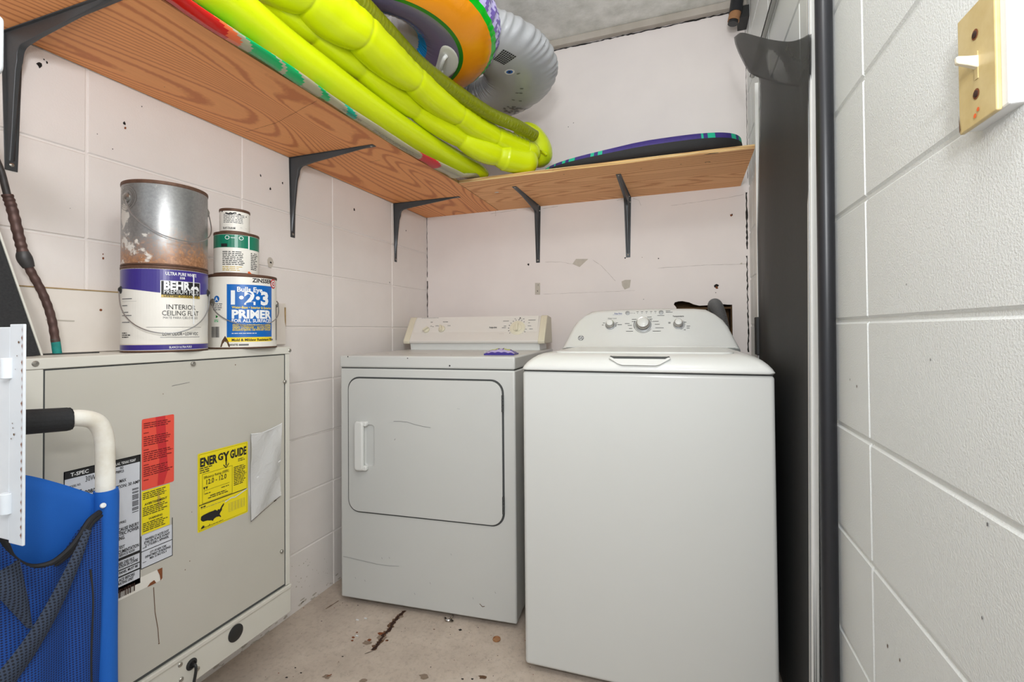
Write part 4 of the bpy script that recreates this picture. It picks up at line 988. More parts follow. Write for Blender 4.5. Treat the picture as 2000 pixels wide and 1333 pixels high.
# ultra pure white ceiling paint, lower left
ZU = UZ1
c1, mp = can('paint_can', 'purple and cream gallon can of ceiling paint, bottom of the left stack', -1.150, .755, ZU, .0825, .193, 'creamlab', 'tinrust', (.140, .009, -1.32, 1.36), (.098, .012, 'blackplug'))
P = Print(mp); H_ = .193
P.rect(-.125, .004, .125, .186, 'creamlab', -.5, 44)
for i in range(44):
    a0 = -.125+i*.0057; a1 = a0+.0057; e0 = .136-.006*math.cos((a0-.03)*22) ; e1 = .136-.006*math.cos((a1-.03)*22)
    P.poly([(a0, e0), (a1, e1), (a1, H_-.008), (a0, H_-.008)], 'purple', 0); P.poly([(a0, .005), (a1, .005), (a1, .0165), (a0, .0165)], 'purple', 0); P.poly([(a0, .0175), (a1, .0175), (a1, .018), (a0, .018)], 'gold', 0)
P.text('ULTRA PURE WHITE', .030, .1725, .0085, 'white', 2, .02, width=.062); P.text('558', .030, .1650, .0060, 'white', 2, .02, width=.010)
P.rect(-.010, .1235, .072, .1600, 'white', 1, 8); P.rect(-.0085, .1245, .0705, .1590, 'ink', 2, 8); P.text('BEHR', .021, .1410, .0215, 'white', 4, .06, width=.050); P.text('PREMIUM PLUS', .031, .1305, .0120, 'white', 4, .0, width=.070)
P.poly([(.046, .142), (.050, .150), (.056, .149), (.062, .151), (.066, .147), (.068, .140), (.064, .141), (.060, .144), (.055, .144), (.052, .141)], 'white', 4)
P.rect(-.0085, .1225, .0705, .1280, 'gold', 4, 8); P.text('LIFETIME GUARANTEE', .031, .1238, .0045, 'ink', 5, .03, width=.070)
P.text('INTERIOR', .030, .0960, .0130, 'ink', 2, .0, width=.058); P.text('CEILING FLAT', .030, .0820, .0130, 'ink', 2, .0, width=.074); P.text('MATE PARA CIELO RASO', .030, .0745, .006, 'greyink', 2, 0, width=.070)
P.rect(-.035, .0555, .075, .0561, 'greyink', 2, 10); P.text('LOW ODOR • LOW VOC', .030, .0370, .0085, 'greyink', 2, .03, width=.072); P.rect(-.010, .0325, .070, .0335, 'greyink', 2, 6)
P.text('BLANCO ULTRA PURO', .028, .0080, .0060, 'white', 2, .01, width=.044)
P.rect(.0520, .062, .0550, .178, 'white', 5)
for v_ in (.118, .103, .088, .081, .066): P.rect(-.098, v_, -.098+R.uniform(.018, .036), v_+.0018, 'greyink', 2, 3)
P.rect(-.098, .113, -.055, .1133, 'greyink', 2, 4); P.micro(-.098, -.070, .044, .028, .0045, 'ink', 2)
P.build('label', c1)
c2, mp = can('paint_can.001', 'bare rusty metal gallon can without label, on top of the purple can', -1.153, .757, ZU+.194, .0825, .190, 'galv', 'tinrust', (.150, .0125, -1.02, 1.75), (.092, .010, 'tin'))
P = Print(mp)
for rr_ in (.019, .023, .028):
    pts = [(-1.02*.0825+rr_*math.cos(a*.4), .150+rr_*math.sin(a*.4)) for a in range(17)]; stroke(P, pts, .0006, 'tin', 0)
P.merge(c2.children[0])
c3, mp = can('paint_can.002', 'white and blue gallon can of primer, bottom of the right stack', -1.136, .949, ZU, .0815, .196, 'creamlab', 'tinrust', (.122, .010, -1.0, 1.5), (.062, .012, 'tin'))
P = Print(mp)
P.rect(-.095, .004, .112, .188, 'creamlab', -.5, 40)
blue_r = [(-.038+i*.0035) for i in range(34)]
for a0, a1 in zip(blue_r, blue_r[1:]): P.poly([(a0, .030), (a1, .030), (a1, .168), (a0, .168)], 'blue', 0); P.poly([(a0, .018), (a1, .018), (a1, .030), (a0, .030)], 'yprint', 0)
P.text('ZINSSER', .048, .1755, .0125, 'ink', 2, .04, width=.056)
P.poly(circ(.013, 20, .085, .176), 'redp', 1); P.poly(circ(.0095, 20, .085, .176), 'white', 2); P.poly(circ(.006, 20, .085, .176), 'redp', 3); P.poly(circ(.003, 12, .085, .176), 'white', 4)
P.text('Bulls Eye', .016, .1490, .0150, 'white', 2, .03, width=.060); P.text('1·2·3', .018, .1170, .0400, 'white', 2, .06, width=.092); P.text('Water-Base • Interior & Exterior', .024, .1050, .0075, 'yprint', 2, .02, width=.100)
P.text('PRIMER', .024, .0800, .0250, 'white', 2, .06, width=.100); P.text('FOR ALL SURFACES', .024, .0690, .0100, 'white', 2, .04, width=.100)
for i, s_ in enumerate(['STICKS TO ALL SURFACES WITHOUT SANDING', 'GREAT COVERAGE  -  BLOCKS STAINS', 'EXCELENTE FIJADOR - USE WITH ANY TOPCOAT']): P.text(s_, .024, .0590-i*.0060, .0060, 'yprint', 2, .03, width=.096)
P.micro(-.026, .060, .0410, .0330, .0040, 'white', 2); P.text('Mold & Mildew Resistant Film', .028, .0200, .0078, 'ink', 2, .04, width=.108)
P.text('WHITE', -.022, .0080, .006, 'ink', 2, .04, width=.020); P.rect(-.010, .0080, .012, .0125, 'greyink', 2, 3)
P.bars(-.085, -.058, .030, .058, 'ink', 1); P.poly(circ(.0085, 18, -.066, .130), 'blue', 1); P.text('A', -.066, .125, .011, 'white', 2, .04); P.micro(-.078, -.045, .118, .095, .0050, 'greyink', 1)
P.poly(circ(.005, 3, -.066, .084), 'dkgreen', 1); P.micro(-.074, -.058, .076, .066, .004, 'cgreen', 1)
P.poly([(-.055, .005), (-.030, .005), (-.034, .020), (-.042, .034), (-.050, .022)], 'tinrust', 1); P.rect(.103, .02, .110, .12, 'ink', 1); 
P.build('label', c3)
c4, mp = can('paint_can.003', 'green and white quart can of paint, middle of the right stack', -1.142, .934, ZU+.197, .0530, .112, 'creamlab', 'tinrust')
P = Print(mp)
P.rect(-.080, .004, .082, .106, 'creamlab', -.5, 34)
for i in range(22):
    a0 = -.080+i*.0075; P.poly([(a0, .070 if a0 < .025 else .068), (a0+.0075, .070 if a0 < .018 else .068), (a0+.0075, .104), (a0, .104)], 'green', 0)
P.rect(.0270, .068, .0305, .104, 'white', 1); P.poly(circ(.0055, 14, -.022, .096), 'white', 1); P.poly(circ(.004, 14, -.022, .096), 'green', 2); P.poly(circ(.0055, 14, .010, .096), 'white', 1); P.poly(circ(.004, 14, .010, .096), 'green', 2)
P.rect(-.038, .0715, -.022, .0800, 'ink', 1, 2); P.rect(-.014, .0950, -.004, .0965, 'white', 1); P.micro(-.034, .022, .0600, .0200, .0048, 'ink', 1, ragged=.2); P.micro(.034, .060, .0600, .0120, .0048, 'ink', 1)
P.micro(-.034, .022, .0200, .0060, .0045, 'gold', 1); P.poly([(.026, .0), (.036, .004), (.030, .010), (.026, .008)], 'corange', 1)
P.build('label', c4)
c5, mp = can('paint_can.004', 'smallest paint-smeared half-pint can, top of the right stack', -1.142, .928, ZU+.310, .0355, .064, 'creamlab', 'tinrust')
P = Print(mp)
P.rect(-.045, .004, .045, .057, 'creamlab', -.5, 22)
P.micro(-.028, .026, .048, .020, .0042, 'greyink', 1, ragged=.15); P.rect(-.030, .0135, .0300, .0140, 'greyink', 1, 4); P.text('RUST-OLEUM', -.014, .0080, .0060, 'ink', 1, .04, width=.030)
stroke(P, [(-.034, .056), (-.02, .050), (-.01, .047), (0, .052), (.012, .049), (.03, .046)], .0018, 'ink'); stroke(P, [(-.015, .046), (-.010, .052), (-.004, .048)], .0014, 'ink')
P.build('label', c5)

# ------------------------------------------------------------------ folded beach chair (blue) lower left
t_ = thing('folding_beach_chair', 'folded blue canvas beach chair with white tubular frame, black foam grip and net pouch', 'chair', (-.935, .515, 0))
K = Matrix.Translation((.935, -.515, 0))
def WK(o): o.matrix_parent_inverse = K; return o
CXX = -.935
bm = bmesh.new(); tube(bm, [(CXX, .517, .002), (CXX, .517, .30), (CXX, .516, .60), (CXX, .515, .78), (CXX, .513, .825), (CXX, .503, .852), (CXX, .482, .864), (CXX, .45, .868), (CXX, .40, .872), (CXX, .345, .878)], .0135, 20, 90); WK(finish('frame_tube', bm, 'tubewhite', t_))
bm = bmesh.new(); tube(bm, [(CXX, .462, .866), (CXX, .456, .8665), (CXX, .40, .872), (CXX, .37, .875), (CXX, .338, .878)], lambda s, th: (.0185 if s > .02 else .015)*(1+.02*math.sin(th*16)), 48, 40); WK(finish('foam_grip', bm, 'foam', t_))
bm = bmesh.new(); tube(bm, [(CXX, .516, .735), (CXX, .5165, .70), (CXX, .517, .5), (CXX, .517, .3), (CXX, .517, .03)], lambda s, th: .0165+.001*math.sin(s*9), 24, 60); WK(finish('canvas_sleeve', bm, 'canvas', t_))
bm = bmesh.new(); lathe(bm, [(.0045, 0), (.004, .002), (.001, .003)], (CXX+.016, .503, .714), 14, axis=Matrix.Rotation(PI/2-.5, 3, 'Y')); WK(finish('rivet', bm, 'white', t_))
bm = bmesh.new(); rows = []
for z0_, z1_ in [(0, 0)]:
    ys = [.33, .35, .37, .39, .418, .455, .505]
    top = [.815, .81, .805, .797, .788, .765, .728]
    for j in range(9):
        s_ = j/8; rows.append([Vector((CXX-.006-.022*math.sin(PI*(y-.10)/.42)-.008*math.sin(6*s_+y*9), y, tz+(.03-tz)*s_)) for y, tz in zip(ys, top)])
gridsurf(bm, rows, 0, 4); o = WK(finish('canvas_back', bm, 'canvas', t_, smooth=80)); md = o.modifiers.new('solid', 'SOLIDIFY'); md.thickness = .0015
trim = [(.502, .700), (.485, .694), (.470, .676), (.455, .660), (.435, .648), (.412, .652), (.395, .672), (.387, .700), (.37, .735), (.345, .78)]
bm = bmesh.new(); tube(bm, [(CXX+.010+.012*math.sin(PI*i/5), y, z) for i, (y, z) in enumerate(trim)], lambda s, th: .0075*(.45+.55*abs(math.sin(th))), 12, 70); WK(finish('pouch_binding', bm, 'blacktrim', t_))
bm = bmesh.new(); rows = []
tt = [(.335, .79), (.35, .775), (.372, .730), (.388, .69), (.412, .655), (.437, .650), (.458, .664), (.478, .688), (.503, .700)]
for j in range(12):
    s_ = j/11
    rows.append([Vector((CXX+.008+.020*math.sin(PI*min(1, i/8))*(.4+.6*math.sin(PI*min(1, s_*1.1)))+.007*math.sin(5*s_+i*1.7), y, z+(.04-z)*s_)) for i, (y, z) in enumerate(tt)])
gridsurf(bm, rows, 0, 4); WK(finish('net_pouch', bm, 'net', t_, smooth=80))
def fold(name, pts, w0, w1, mat):
    """a doubled strip of net lying on the pouch"""
    bm = bmesh.new(); C_ = catmull(pts, 40); A = []; B_ = []
    for i, q in enumerate(C_):
        tg = (C_[min(i+1, 39)]-C_[max(i-1, 0)]).normalized(); sd = Vector((1, 0, 0)).cross(tg)*(w0+(w1-w0)*i/39)
        A.append([q+sd, q+sd*.4+Vector((.006, 0, 0)), q-sd*.4+Vector((.006, 0, 0)), q-sd])
    V_ = [[bm.verts.new(p_) for p_ in row] for row in A]
    for i in range(39):
        for j in range(3): bm.faces.new((V_[i][j], V_[i][j+1], V_[i+1][j+1], V_[i+1][j]))
    WK(finish(name, bm, mat, t_, smooth=80))
fx = CXX+.050
pf = lambda x, y, dx=0: on_x(x, y, fx-.008+dx)
fold('net_fold', [pf(172, 1035, -.012), pf(152, 1085), pf(122, 1150, .004), pf(88, 1215, .004), pf(50, 1275), pf(5, 1335)], .006, .016, 'bnet')
fold('net_fold', [pf(2, 1110, -.006), pf(22, 1150), pf(42, 1190), pf(58, 1225)], .020, .003, 'bnet')
bm = bmesh.new(); tube(bm, [(fx, .468, .63), (fx+.003, .470, .58), (fx+.003, .468, .50), (fx, .470, .42), (fx, .468, .35)], .0013, 6, 30); WK(finish('net_seam', bm, 'blacktrim', t_))

# ------------------------------------------------------------------ white metal cabinet door in the near left
t_ = thing('metal_cabinet', 'chipped white metal cabinet with hinged door strip at the lower left edge', 'cabinet', (-1.0, .30, .772))
K2 = Matrix.Translation((1.0, -.30, -.772))
def WC(o): o.matrix_parent_inverse = K2; return o
bm = bmesh.new(); box(bm, XL+.001, -.7075, .2985, .3005, .774, 1.012); WC(finish('door', bm, 'cabinet', t_, smooth=0, bevel=.0015))
bm = bmesh.new(); box(bm, -.7055, -.6795, .2975, .3000, .772, 1.015); st = WC(finish('hinge_strip', bm, 'cabinet', t_, smooth=0, bevel=.0006))
bm = bmesh.new(); box(bm, XL+.001, -.76, .3005, .325, .78, 1.005); WC(finish('back_plate', bm, 'cabinet', t_, smooth=0))
for z in (.966, .816):
    bm = bmesh.new(); lathe(bm, [(.0055, z-.0115), (.0062, z-.0108), (.0062, z+.0108), (.0055, z+.0115)], (-.7065, .2965, 0), 18); WC(finish('hinge', bm, 'cabinet', t_))
P = Print(lambda u, v_, h: (u, .2973-h, v_))
for k in range(26): P.poly([(-.6802, .78+k*.009), (-.6802, .787+k*.009), (-.6802-R.uniform(.0006, .0022), .784+k*.009)], 'rust', 1)
for x, y in [(-.698, .905), (-.697, .900), (-.695, .893), (-.700, .888), (-.690, .98), (-.693, .965), (-.687, .995)]: P.poly(circ(R.uniform(.0006, .0016), 6, x, y), 'stain', 1)
P.merge(st)
bm = bmesh.new(); prism(bm, rrect(.51, .075, .010, 5, -1.0525, 1.369), .31, .33, lambda u, v_, h: (u, h, v_)); o = finish('wall_box', bm, 'cabinet', smooth=40, bevel=.003)
tag(o, 'white rounded metal box end beside the large bracket at the upper left edge', 'box')

# ------------------------------------------------------------------ light switch on the right wall
t_ = thing('light_switch', 'yellowed cream toggle light switch on the right block wall', 'switch', (XR, .57, 1.205))
K3 = Matrix.Translation((-XR, -.57, -1.205))
def WS(o): o.matrix_parent_inverse = K3; return o
bm = bmesh.new(); box(bm, .2845, XR+.004, .5365, .603, 1.2045, 1.325); WS(finish('back_box', bm, 'white', t_, smooth=0, bevel=.002))
bm = bmesh.new(); box(bm, .2800, .2846, .5455, .6055, 1.2035, 1.3225); cpl = WS(finish('cover_plate', bm, 'switchpl', t_, smooth=0, bevel=.0015, seg=3))
bm = bmesh.new(); box(bm, .2794, .2802, .5712, .5768, 1.2470, 1.2740); WS(finish('toggle_slot', bm, 'switchpl', t_, smooth=0))
bm = bmesh.new()
prev = None
for s_, hw, hz in [(0, .0034, .0060), (.5, .0031, .0045), (.9, .0028, .0038), (1, .0022, .0030)]:
    c_ = Vector((.2800-.0165*s_, .574, 1.2635+.0050*s_)); ring = [bm.verts.new(c_+Vector((0, a*hw, b*hz))) for a, b in ((-1, -1), (1, -1), (1, 1), (-1, 1))]
    if prev:
        for k in range(4): bm.faces.new((prev[k], prev[(k+1) % 4], ring[(k+1) % 4], ring[k]))
    prev = ring
bm.faces.new(prev); WS(finish('toggle', bm, 'creamsw', t_, smooth=60, bevel=.001))
for z in (1.2920, 1.2330):
    bm = bmesh.new(); lathe(bm, [(.0036, 0), (.0034, .001), (.0015, .0016)], (.2800, .575, z), 14, axis=Matrix.Rotation(-PI/2, 3, 'Y')); WS(finish('screw', bm, 'rustdark', t_))
P = Print(lambda u, v_, h: (.2799-h, u, v_))
P.poly(circ(.0022, 7, .572, 1.2165), 'corange', 1); P.poly(circ(.0024, 7, .577, 1.2120), 'corange', 1); P.poly([(.6040, 1.205), (.6045, 1.225), (.6015, 1.208)], 'stain', 1)
for z in (1.2920, 1.2330): P.poly(circ(.0052, 12, .575, z), 'rust', 0)
P.merge(cpl)

# ------------------------------------------------------------------ sliding screen door leaning on the right wall
t_ = thing('screen_door', 'white-framed sliding screen door with torn charcoal mesh leaning on the right wall', 'screen door', (.28, 1.55, 0))
K4 = Matrix.Translation((-.28, -1.55, 0))
def WD_(o): o.matrix_parent_inverse = K4; return o
def post(name, a, b, wx, wy, mat, bev=.002):
    """upright box section whose centre line runs from a (foot) to b (head)"""
    bm = bmesh.new(); A, B_ = Vector(a), Vector(b); vs = []
    for q in (A, B_):
        vs.append([bm.verts.new(q+Vector((sx*wx/2, sy*wy/2, 0))) for sx, sy in ((-1, -1), (1, -1), (1, 1), (-1, 1))])
    bm.faces.new(vs[0][::-1]); bm.faces.new(vs[1])
    for k in range(4): bm.faces.new((vs[0][k], vs[0][(k+1) % 4], vs[1][(k+1) % 4], vs[1][k]))
    return finish(name, bm, mat, smooth=0, bevel=bev) if False else bm
nb, ntp = (.2800, 1.225, .004), (.2855, 1.150, 1.93); fb, ft = (.2790, 1.905, .004), (.2835, 1.905, 1.915)
bm = post('', nb, ntp, .014, .030, None); WD_(finish('near_stile', bm, 'alu', t_, smooth=0, bevel=.0015))
bm = post('', (nb[0]-.0078, nb[1]-.004, nb[2]), (ntp[0]-.0078, ntp[1]-.004, ntp[2]), .002, .004, None); WD_(finish('stile_bead', bm, 'silver', t_, smooth=0))
bm = post('', fb, ft, .012, .026, None); WD_(finish('far_stile', bm, 'alu', t_, smooth=0, bevel=.0015))
for z in (.02,):
    bm = bmesh.new(); box(bm, .275, .287, 1.235, 1.893, z-.014, z+.014); WD_(finish('bottom_rail', bm, 'alu', t_, smooth=0, bevel=.001))
bm = bmesh.new(); box(bm, .268, .282, 1.880, 1.925, .905, 1.045); WD_(finish('pull_handle', bm, 'blackplug', t_, smooth=0, bevel=.003))
def sheet(name, xoff, skip):
    bm = bmesh.new()
    px = [[(1436, 73), (1448, 64), (1462, 66), (1480, 71), (1500, 76), (1524, 80), (1546, 81), (1566, 76), (1585, 66)],
          [(1439, 88), (1452, 90), (1468, 94), (1486, 98), (1504, 101), (1526, 103), (1546, 106), (1566, 104), (1585, 96)],
          [(1449, 112), (1460, 116), (1474, 120), (1490, 124), (1507, 127), (1528, 130), (1547, 132), (1566, 132), (1585, 130)],
          [(1466, 142), (1474, 146), (1484, 150), (1496, 153), (1510, 156), (1530, 159), (1548, 162), (1566, 164), (1584, 166)],
          [(1486, 164), (1490, 168), (1497, 172), (1506, 177), (1518, 183), (1533, 189), (1550, 195), (1567, 200), (1584, 204)]]
    XX = [[.190, .195, .203, .213, .225, .237, .250, .264, .278], [.190, .198, .208, .218, .229, .241, .254, .267, .278],
          [.202, .210, .220, .230, .240, .250, .260, .269, .278], [.228, .234, .240, .246, .253, .260, .266, .272, .279], [.277, .272, .268, .266, .266, .268, .270, .274, .280]]
    rows = [[on_x(x, y, X_) for (x, y), X_ in zip(r_, xx)] for r_, xx in zip(px, XX)]
    last = rows[-1]
    Ys = [1.900-.70*i/8 for i in range(9)]
    for k_ in range(1, 9):
        row = []
        for i, Y_ in enumerate(Ys):
            s_ = i/8; z = last[i].z+(.04-last[i].z)*(k_/8)**.9; m_ = min(1, k_/2)
            X_ = fb[0]+(nb[0]-fb[0])*s_+(z/1.93)*(.0045+.001*s_)-.010*math.sin(PI*s_)*(1+.6*math.sin(z*5+s_*4))-.005*math.sin(9*s_+z*3)*math.sin(PI*s_)
            if z < .6: X_ -= .012*math.sin(PI*s_)*(.6-z)/.5
            X_ = last[i].x*(1-m_)+X_*m_
            yy = Y_-.03*(z/1.93)*s_**3; row.append(Vector((min(X_, .287), last[i].y*(1-m_)+yy*m_, z)))
        rows.append(row)
    rows = [[q+Vector((xoff, xoff*.3, 0)) for q in r_] for r_ in rows]
    V_ = gridsurf(bm, rows, 0, 6)
    if skip:
        kill = []
        for f in bm.faces:
            q = f.calc_center_median()-EYE; dx, dy, dz = q.dot(rgt), q.dot(upv), q.dot(fwd); x, y = CX+F*dx/dz, CY-F*dy/dz
            cxl = 1517+(y-135)*.35
            if q.z+EYE.z > 1.5 and 97 < y < 170 and abs(x-cxl) < 17*math.sqrt(max(0, 1-((y-134)/36)**2)): kill.append(f)
        bmesh.ops.delete(bm, geom=kill, context='FACES')
    return WD_(finish(name, bm, 'screen', t_, smooth=80))
sheet('mesh_layer', 0, False); sheet('mesh_layer', -.004, True)

# black tube standing against the wall
bm = bmesh.new(); tube(bm, [(.2790, 1.090, .001), (.2800, 1.080, .7), (.2810, 1.068, 1.4), (.2815, 1.056, 2.10)], .0152, 24, 40)
tag(finish('plastic_tube', bm, 'blacktube', smooth=60), 'long glossy black plastic tube standing upright against the right wall', 'tube')
bm = bmesh.new(); tube(bm, [(.286, 1.20, 2.0), (.286, 1.6, 2.0), (.286, 2.0, 1.995)], .0085, 14, 20)
o = tag(finish('hanging_rail', bm, 'greyrail'), 'slim grey metal rail fixed along the upper right wall behind the torn mesh', 'rail')
bm = bmesh.new(); tube(bm, [(.2768, 1.20, 1.999), (.2768, 2.0, 1.994)], .0012, 6, 12); finish('rail_groove', bm, 'ink', o)
# pipe stub near the ceiling corner
t_ = thing('insulated_pipe', 'black insulated pipe stub with copper end hanging at the upper right corner', 'pipe', (.20, 2.15, 2.3))
K5 = Matrix.Translation((-.20, -2.15, -2.3))
a, b, c_ = on_y(1444, -12, 2.12), on_y(1436, 26, 2.12), on_y(1431, 47, 2.12)
a.z = ZC-.001
for nm, p0, p1, r_, m_ in [('insulation', a, b, .0255, 'blacktube'), ('copper_end', b+(a-b)*.05, b+(c_-b)*.75, .0230, 'copperfit'), ('end_plug', b+(c_-b)*.7, c_, .0200, 'blacktube')]:
    bm = bmesh.new(); tube(bm, [p0, p0+(p1-p0)*.5, p1], r_, 22, 8); o = finish(nm, bm, m_, t_); o.matrix_parent_inverse = K5
bm = bmesh.new(); q = on_y(1450, 28, 2.15); box(bm, q.x-.012, XR-.001, 2.13, YB-.001, q.z-.024, q.z+.024); o = finish('clamp', bm, 'blackplug', t_, smooth=0); o.matrix_parent_inverse = K5
# drain hose in the wall opening
bm = bmesh.new(); tube(bm, [(.155, YB+.08, 1.02), (.152, YB+.02, 1.075), (.150, YB-.035, 1.108), (.158, YB-.080, 1.085), (.172, YB-.098, 1.02), (.182, YB-.100, .92), (.184, YB-.102, .70), (.184, YB-.102, .3)], lambda s, th: .0265+.0016*math.sin(s*760), 22, 1100)
tag(finish('drain_hose', bm, 'hose', smooth=80), 'grey ribbed drain hose arching out of the torn wall opening behind the washer', 'hose')

# small things on the floor
q = fl(970, 1250); bm = bmesh.new(); lathe(bm, [(.0125, .0), (.0130, .0015), (.0125, .0042), (.0108, .0044), (.0100, .0022), (.004, .0020), (.001, .0026)], (q.x, q.y, .0005), 28)
tag(finish('bottle_cap', bm, 'copperfit'), 'small round copper-coloured cap lying on the concrete floor in front of the dryer', 'cap')
q = fl(878, 1213); bm = bmesh.new(); tube(bm, [(q.x-.018, q.y+.004, .004), (q.x-.012, q.y-.006, .005), (q.x-.002, q.y-.004, .004), (q.x+.004, q.y+.006, .007), (q.x+.006, q.y+.016, .012)], lambda s, th: .0038*(.6+.4*abs(math.cos(th+s*5))), 10, 30)
prism(bm, circ(.008, 9), .001, .004, lambda u, v_, h: (q.x+.006+u*1.3, q.y-.002+v_*.7, h)); tag(finish('metal_scrap', bm, 'chrome'), 'crumpled bit of silver foil on the floor at the dryer foot', 'scrap')

# ------------------------------------------------------------------ foam board on the back shelf
bm = bmesh.new()
def bo(s_):   # plan outline: long oval-ended board
    a = 2*PI*s_; cx_, cy_, hx, hy = -.160, 1.985, .398, .203
    c__, s__ = math.cos(a), math.sin(a); e = .50
    return (cx_+hx*math.copysign(abs(c__)**e, c__), cy_+hy*math.copysign(abs(s__)**.62, s__))
N = 240; zt_ = ZS+TH+.001
def lift(x, y): u = (x+.49)/.74; return .002+.016*max(0, u-.15)**1.3+.0
rings = []
for ins, dz in [(.045, 0.0), (.012, .005), (.0, .016), (-.001, .030), (-.001, .0305), (.002, .044), (.02, .049), (.12, .050)]:
    rg = []
    for i in range(N):
        x, y = bo(i/N); k_ = 1-ins/.22; x = -.118+(x+.118)*(1-ins/.38); y = 1.985+(y-1.985)*k_
        taper = .42+.58*min(1, max(0, (x+.55)/.42)); rg.append(bm.verts.new((x, y, zt_+lift(x, y)*.6+dz*taper*1.45)))
    rings.append(rg)
for j in range(len(rings)-1):
    for i in range(N):
        x = rings[j][i].co.x; mi = 0
        if j >= 4: mi = 2 if (math.sin(x*170)+math.sin(x*61+1) > .45 and (x < -.26 or x > .03)) else 1
        bm.faces.new((rings[j][i], rings[j][(i+1) % N], rings[j+1][(i+1) % N], rings[j+1][i])).material_index = mi
bm.faces.new(rings[0][::-1]).material_index = 0; bm.faces.new(rings[-1]).material_index = 1
tag(finish('foam_bodyboard', bm, ['blackfab', 'indigo', 'teal'], smooth=60), 'black foam kneeboard with purple and teal patterned top on the back shelf', 'bodyboard')

# ------------------------------------------------------------------ inflatables on the shelf
ZT = ZS+TH
# clear printed float lying lowest along the shelf edge
def cmat(s, th):
    y = .10+s*1.70
    k = y+.05*math.sin(th)
    if k < .645: return 1
    if k < .675: return 2
    if k < .70: return 0
    if k < .775: return 3
    if k < .79: return 0
    if k < .84: return 3
    if k < .905: return 0
    if k < .935: return 3
    if 1.005 < k < 1.04: return 4
    if 1.37 < k < 1.47 and math.sin(th) < .5: return 5
    return 0
bm = bmesh.new(); FN = 420; prev = None
for i in range(FN):
    s_ = i/(FN-1); y = .10+1.70*s_; xc = -.9 if y < 1.2 else -.9+.09*((y-1.2)/.6)**1.6
    w_ = .052*(1 if s_ < .9 else math.sqrt(max(.02, 1-((s_-.9)/.103)**2))); ring = []
    for j in range(24):
        th = 2*PI*j/24+.0; hz = .0085+.0015*math.sin(y*31)
        x_ = xc+w_*math.copysign(abs(math.cos(th))**.8, math.cos(th))+.003*math.sin(y*17)+.004; se = (-.911+.011*max(0, (y-.7)/.67) if y < 1.37 else -.900+.024*min(1, (y-1.37)/.37)); q_ = min(1, max(0, (x_-se-.010)/.020)); dr_ = q_*q_*(3-2*q_)*min(1, max(0, (1.74-y)/.1)); ring.append(bm.verts.new((x_, y, ZT+.0110+hz*math.sin(th)-.034*dr_)))
    if prev:
        for j in range(24):
            f = bm.faces.new((prev[j], prev[(j+1) % 24], ring[(j+1) % 24], ring[j])); f.material_index = cmat(s_, 2*PI*j/24)
    prev = ring
cf = finish('flattened_float', bm, ['clear', 'cred', 'corange', 'cgreen', 'cteal', 'redp'], smooth=80)
tag(cf, 'half-deflated clear float with green and red shapes under the lime raft at the shelf edge', 'inflatable')
P = Print(lambda u, v_, h: (-.9+(.09*((u-1.2)/.6)**1.6 if u > 1.2 else 0)+.036+v_*.75, u, ZT+.0110-.0085-.034-.0008-h))
P.micro(1.02, 1.10, .012, -.002, .006, 'ink', 1, .35, .2); P.frame(1.015, -.006, 1.13, .016, .0007, 'ink', 1)
for k in range(7):
    u0 = 1.16+k*.034; P.frame(u0, -.004, u0+.026, .012, .0016, 'ink', 1); P.rect(u0+.006, .002, u0+.018, .005, 'greyink', 1)
P.micro(1.50, 1.66, .010, -.004, .006, 'greyink', 1, .35, .1)
P.merge(cf)

# lime raft
t_ = thing('inflatable_raft', 'large folded lime-yellow vinyl pool raft spread along the left shelf', 'inflatable', (-.80, 1.1, ZT))
K6 = Matrix.Translation((.80, -1.1, -ZT))
def WR(o): o.matrix_parent_inverse = K6; return o
def ext(pts):   # carry a path on towards the viewer beyond the frame
    return [pts[0]+(pts[0]-pts[1])*1.2]+pts
# lower long tube
def rnd(s): return math.sqrt(max(.02, 1-(1-min(1, s/.035))**2))
def zp(l): return [on_z(*q) for q in l]
path = zp([(450, 8, 1.700), (550, 88, 1.699), (630, 146, 1.698), (705, 200, 1.697), (785, 254, 1.695), (858, 298, 1.692), (910, 325, 1.686), (952, 342, 1.676)])
bm = bmesh.new()
def rlow(s, th):
    r = .0425*(1+.07*math.cos(2*th+.8))*rnd(s)
    if s > .82: r *= math.sqrt(max(.04, 1-((s-.82)/.185)**2))
    return r
tube(bm, ext(path), rlow, 40, 140); WR(finish('rim_tube', bm, 'lime', t_, smooth=80))
P2 = catmull(ext(path), 100)
bm = bmesh.new(); tube(bm, [q+Vector((.0405*(1-.25*i/100), 0, -.0125)) for i, q in enumerate(P2[:84])], lambda s, th: .0020+.0005*math.sin(s*160), 6); WR(finish('rim_seam', bm, 'lime', t_))
def bay(s, n_, amp): return 1-amp*(1-abs(math.sin(PI*n_*s))**.6)
def lerp(tab, s):
    for (a, x), (b, y) in zip(tab, tab[1:]):
        if s <= b: return x+(y-x)*(s-a)/(b-a)
    return tab[-1][1]
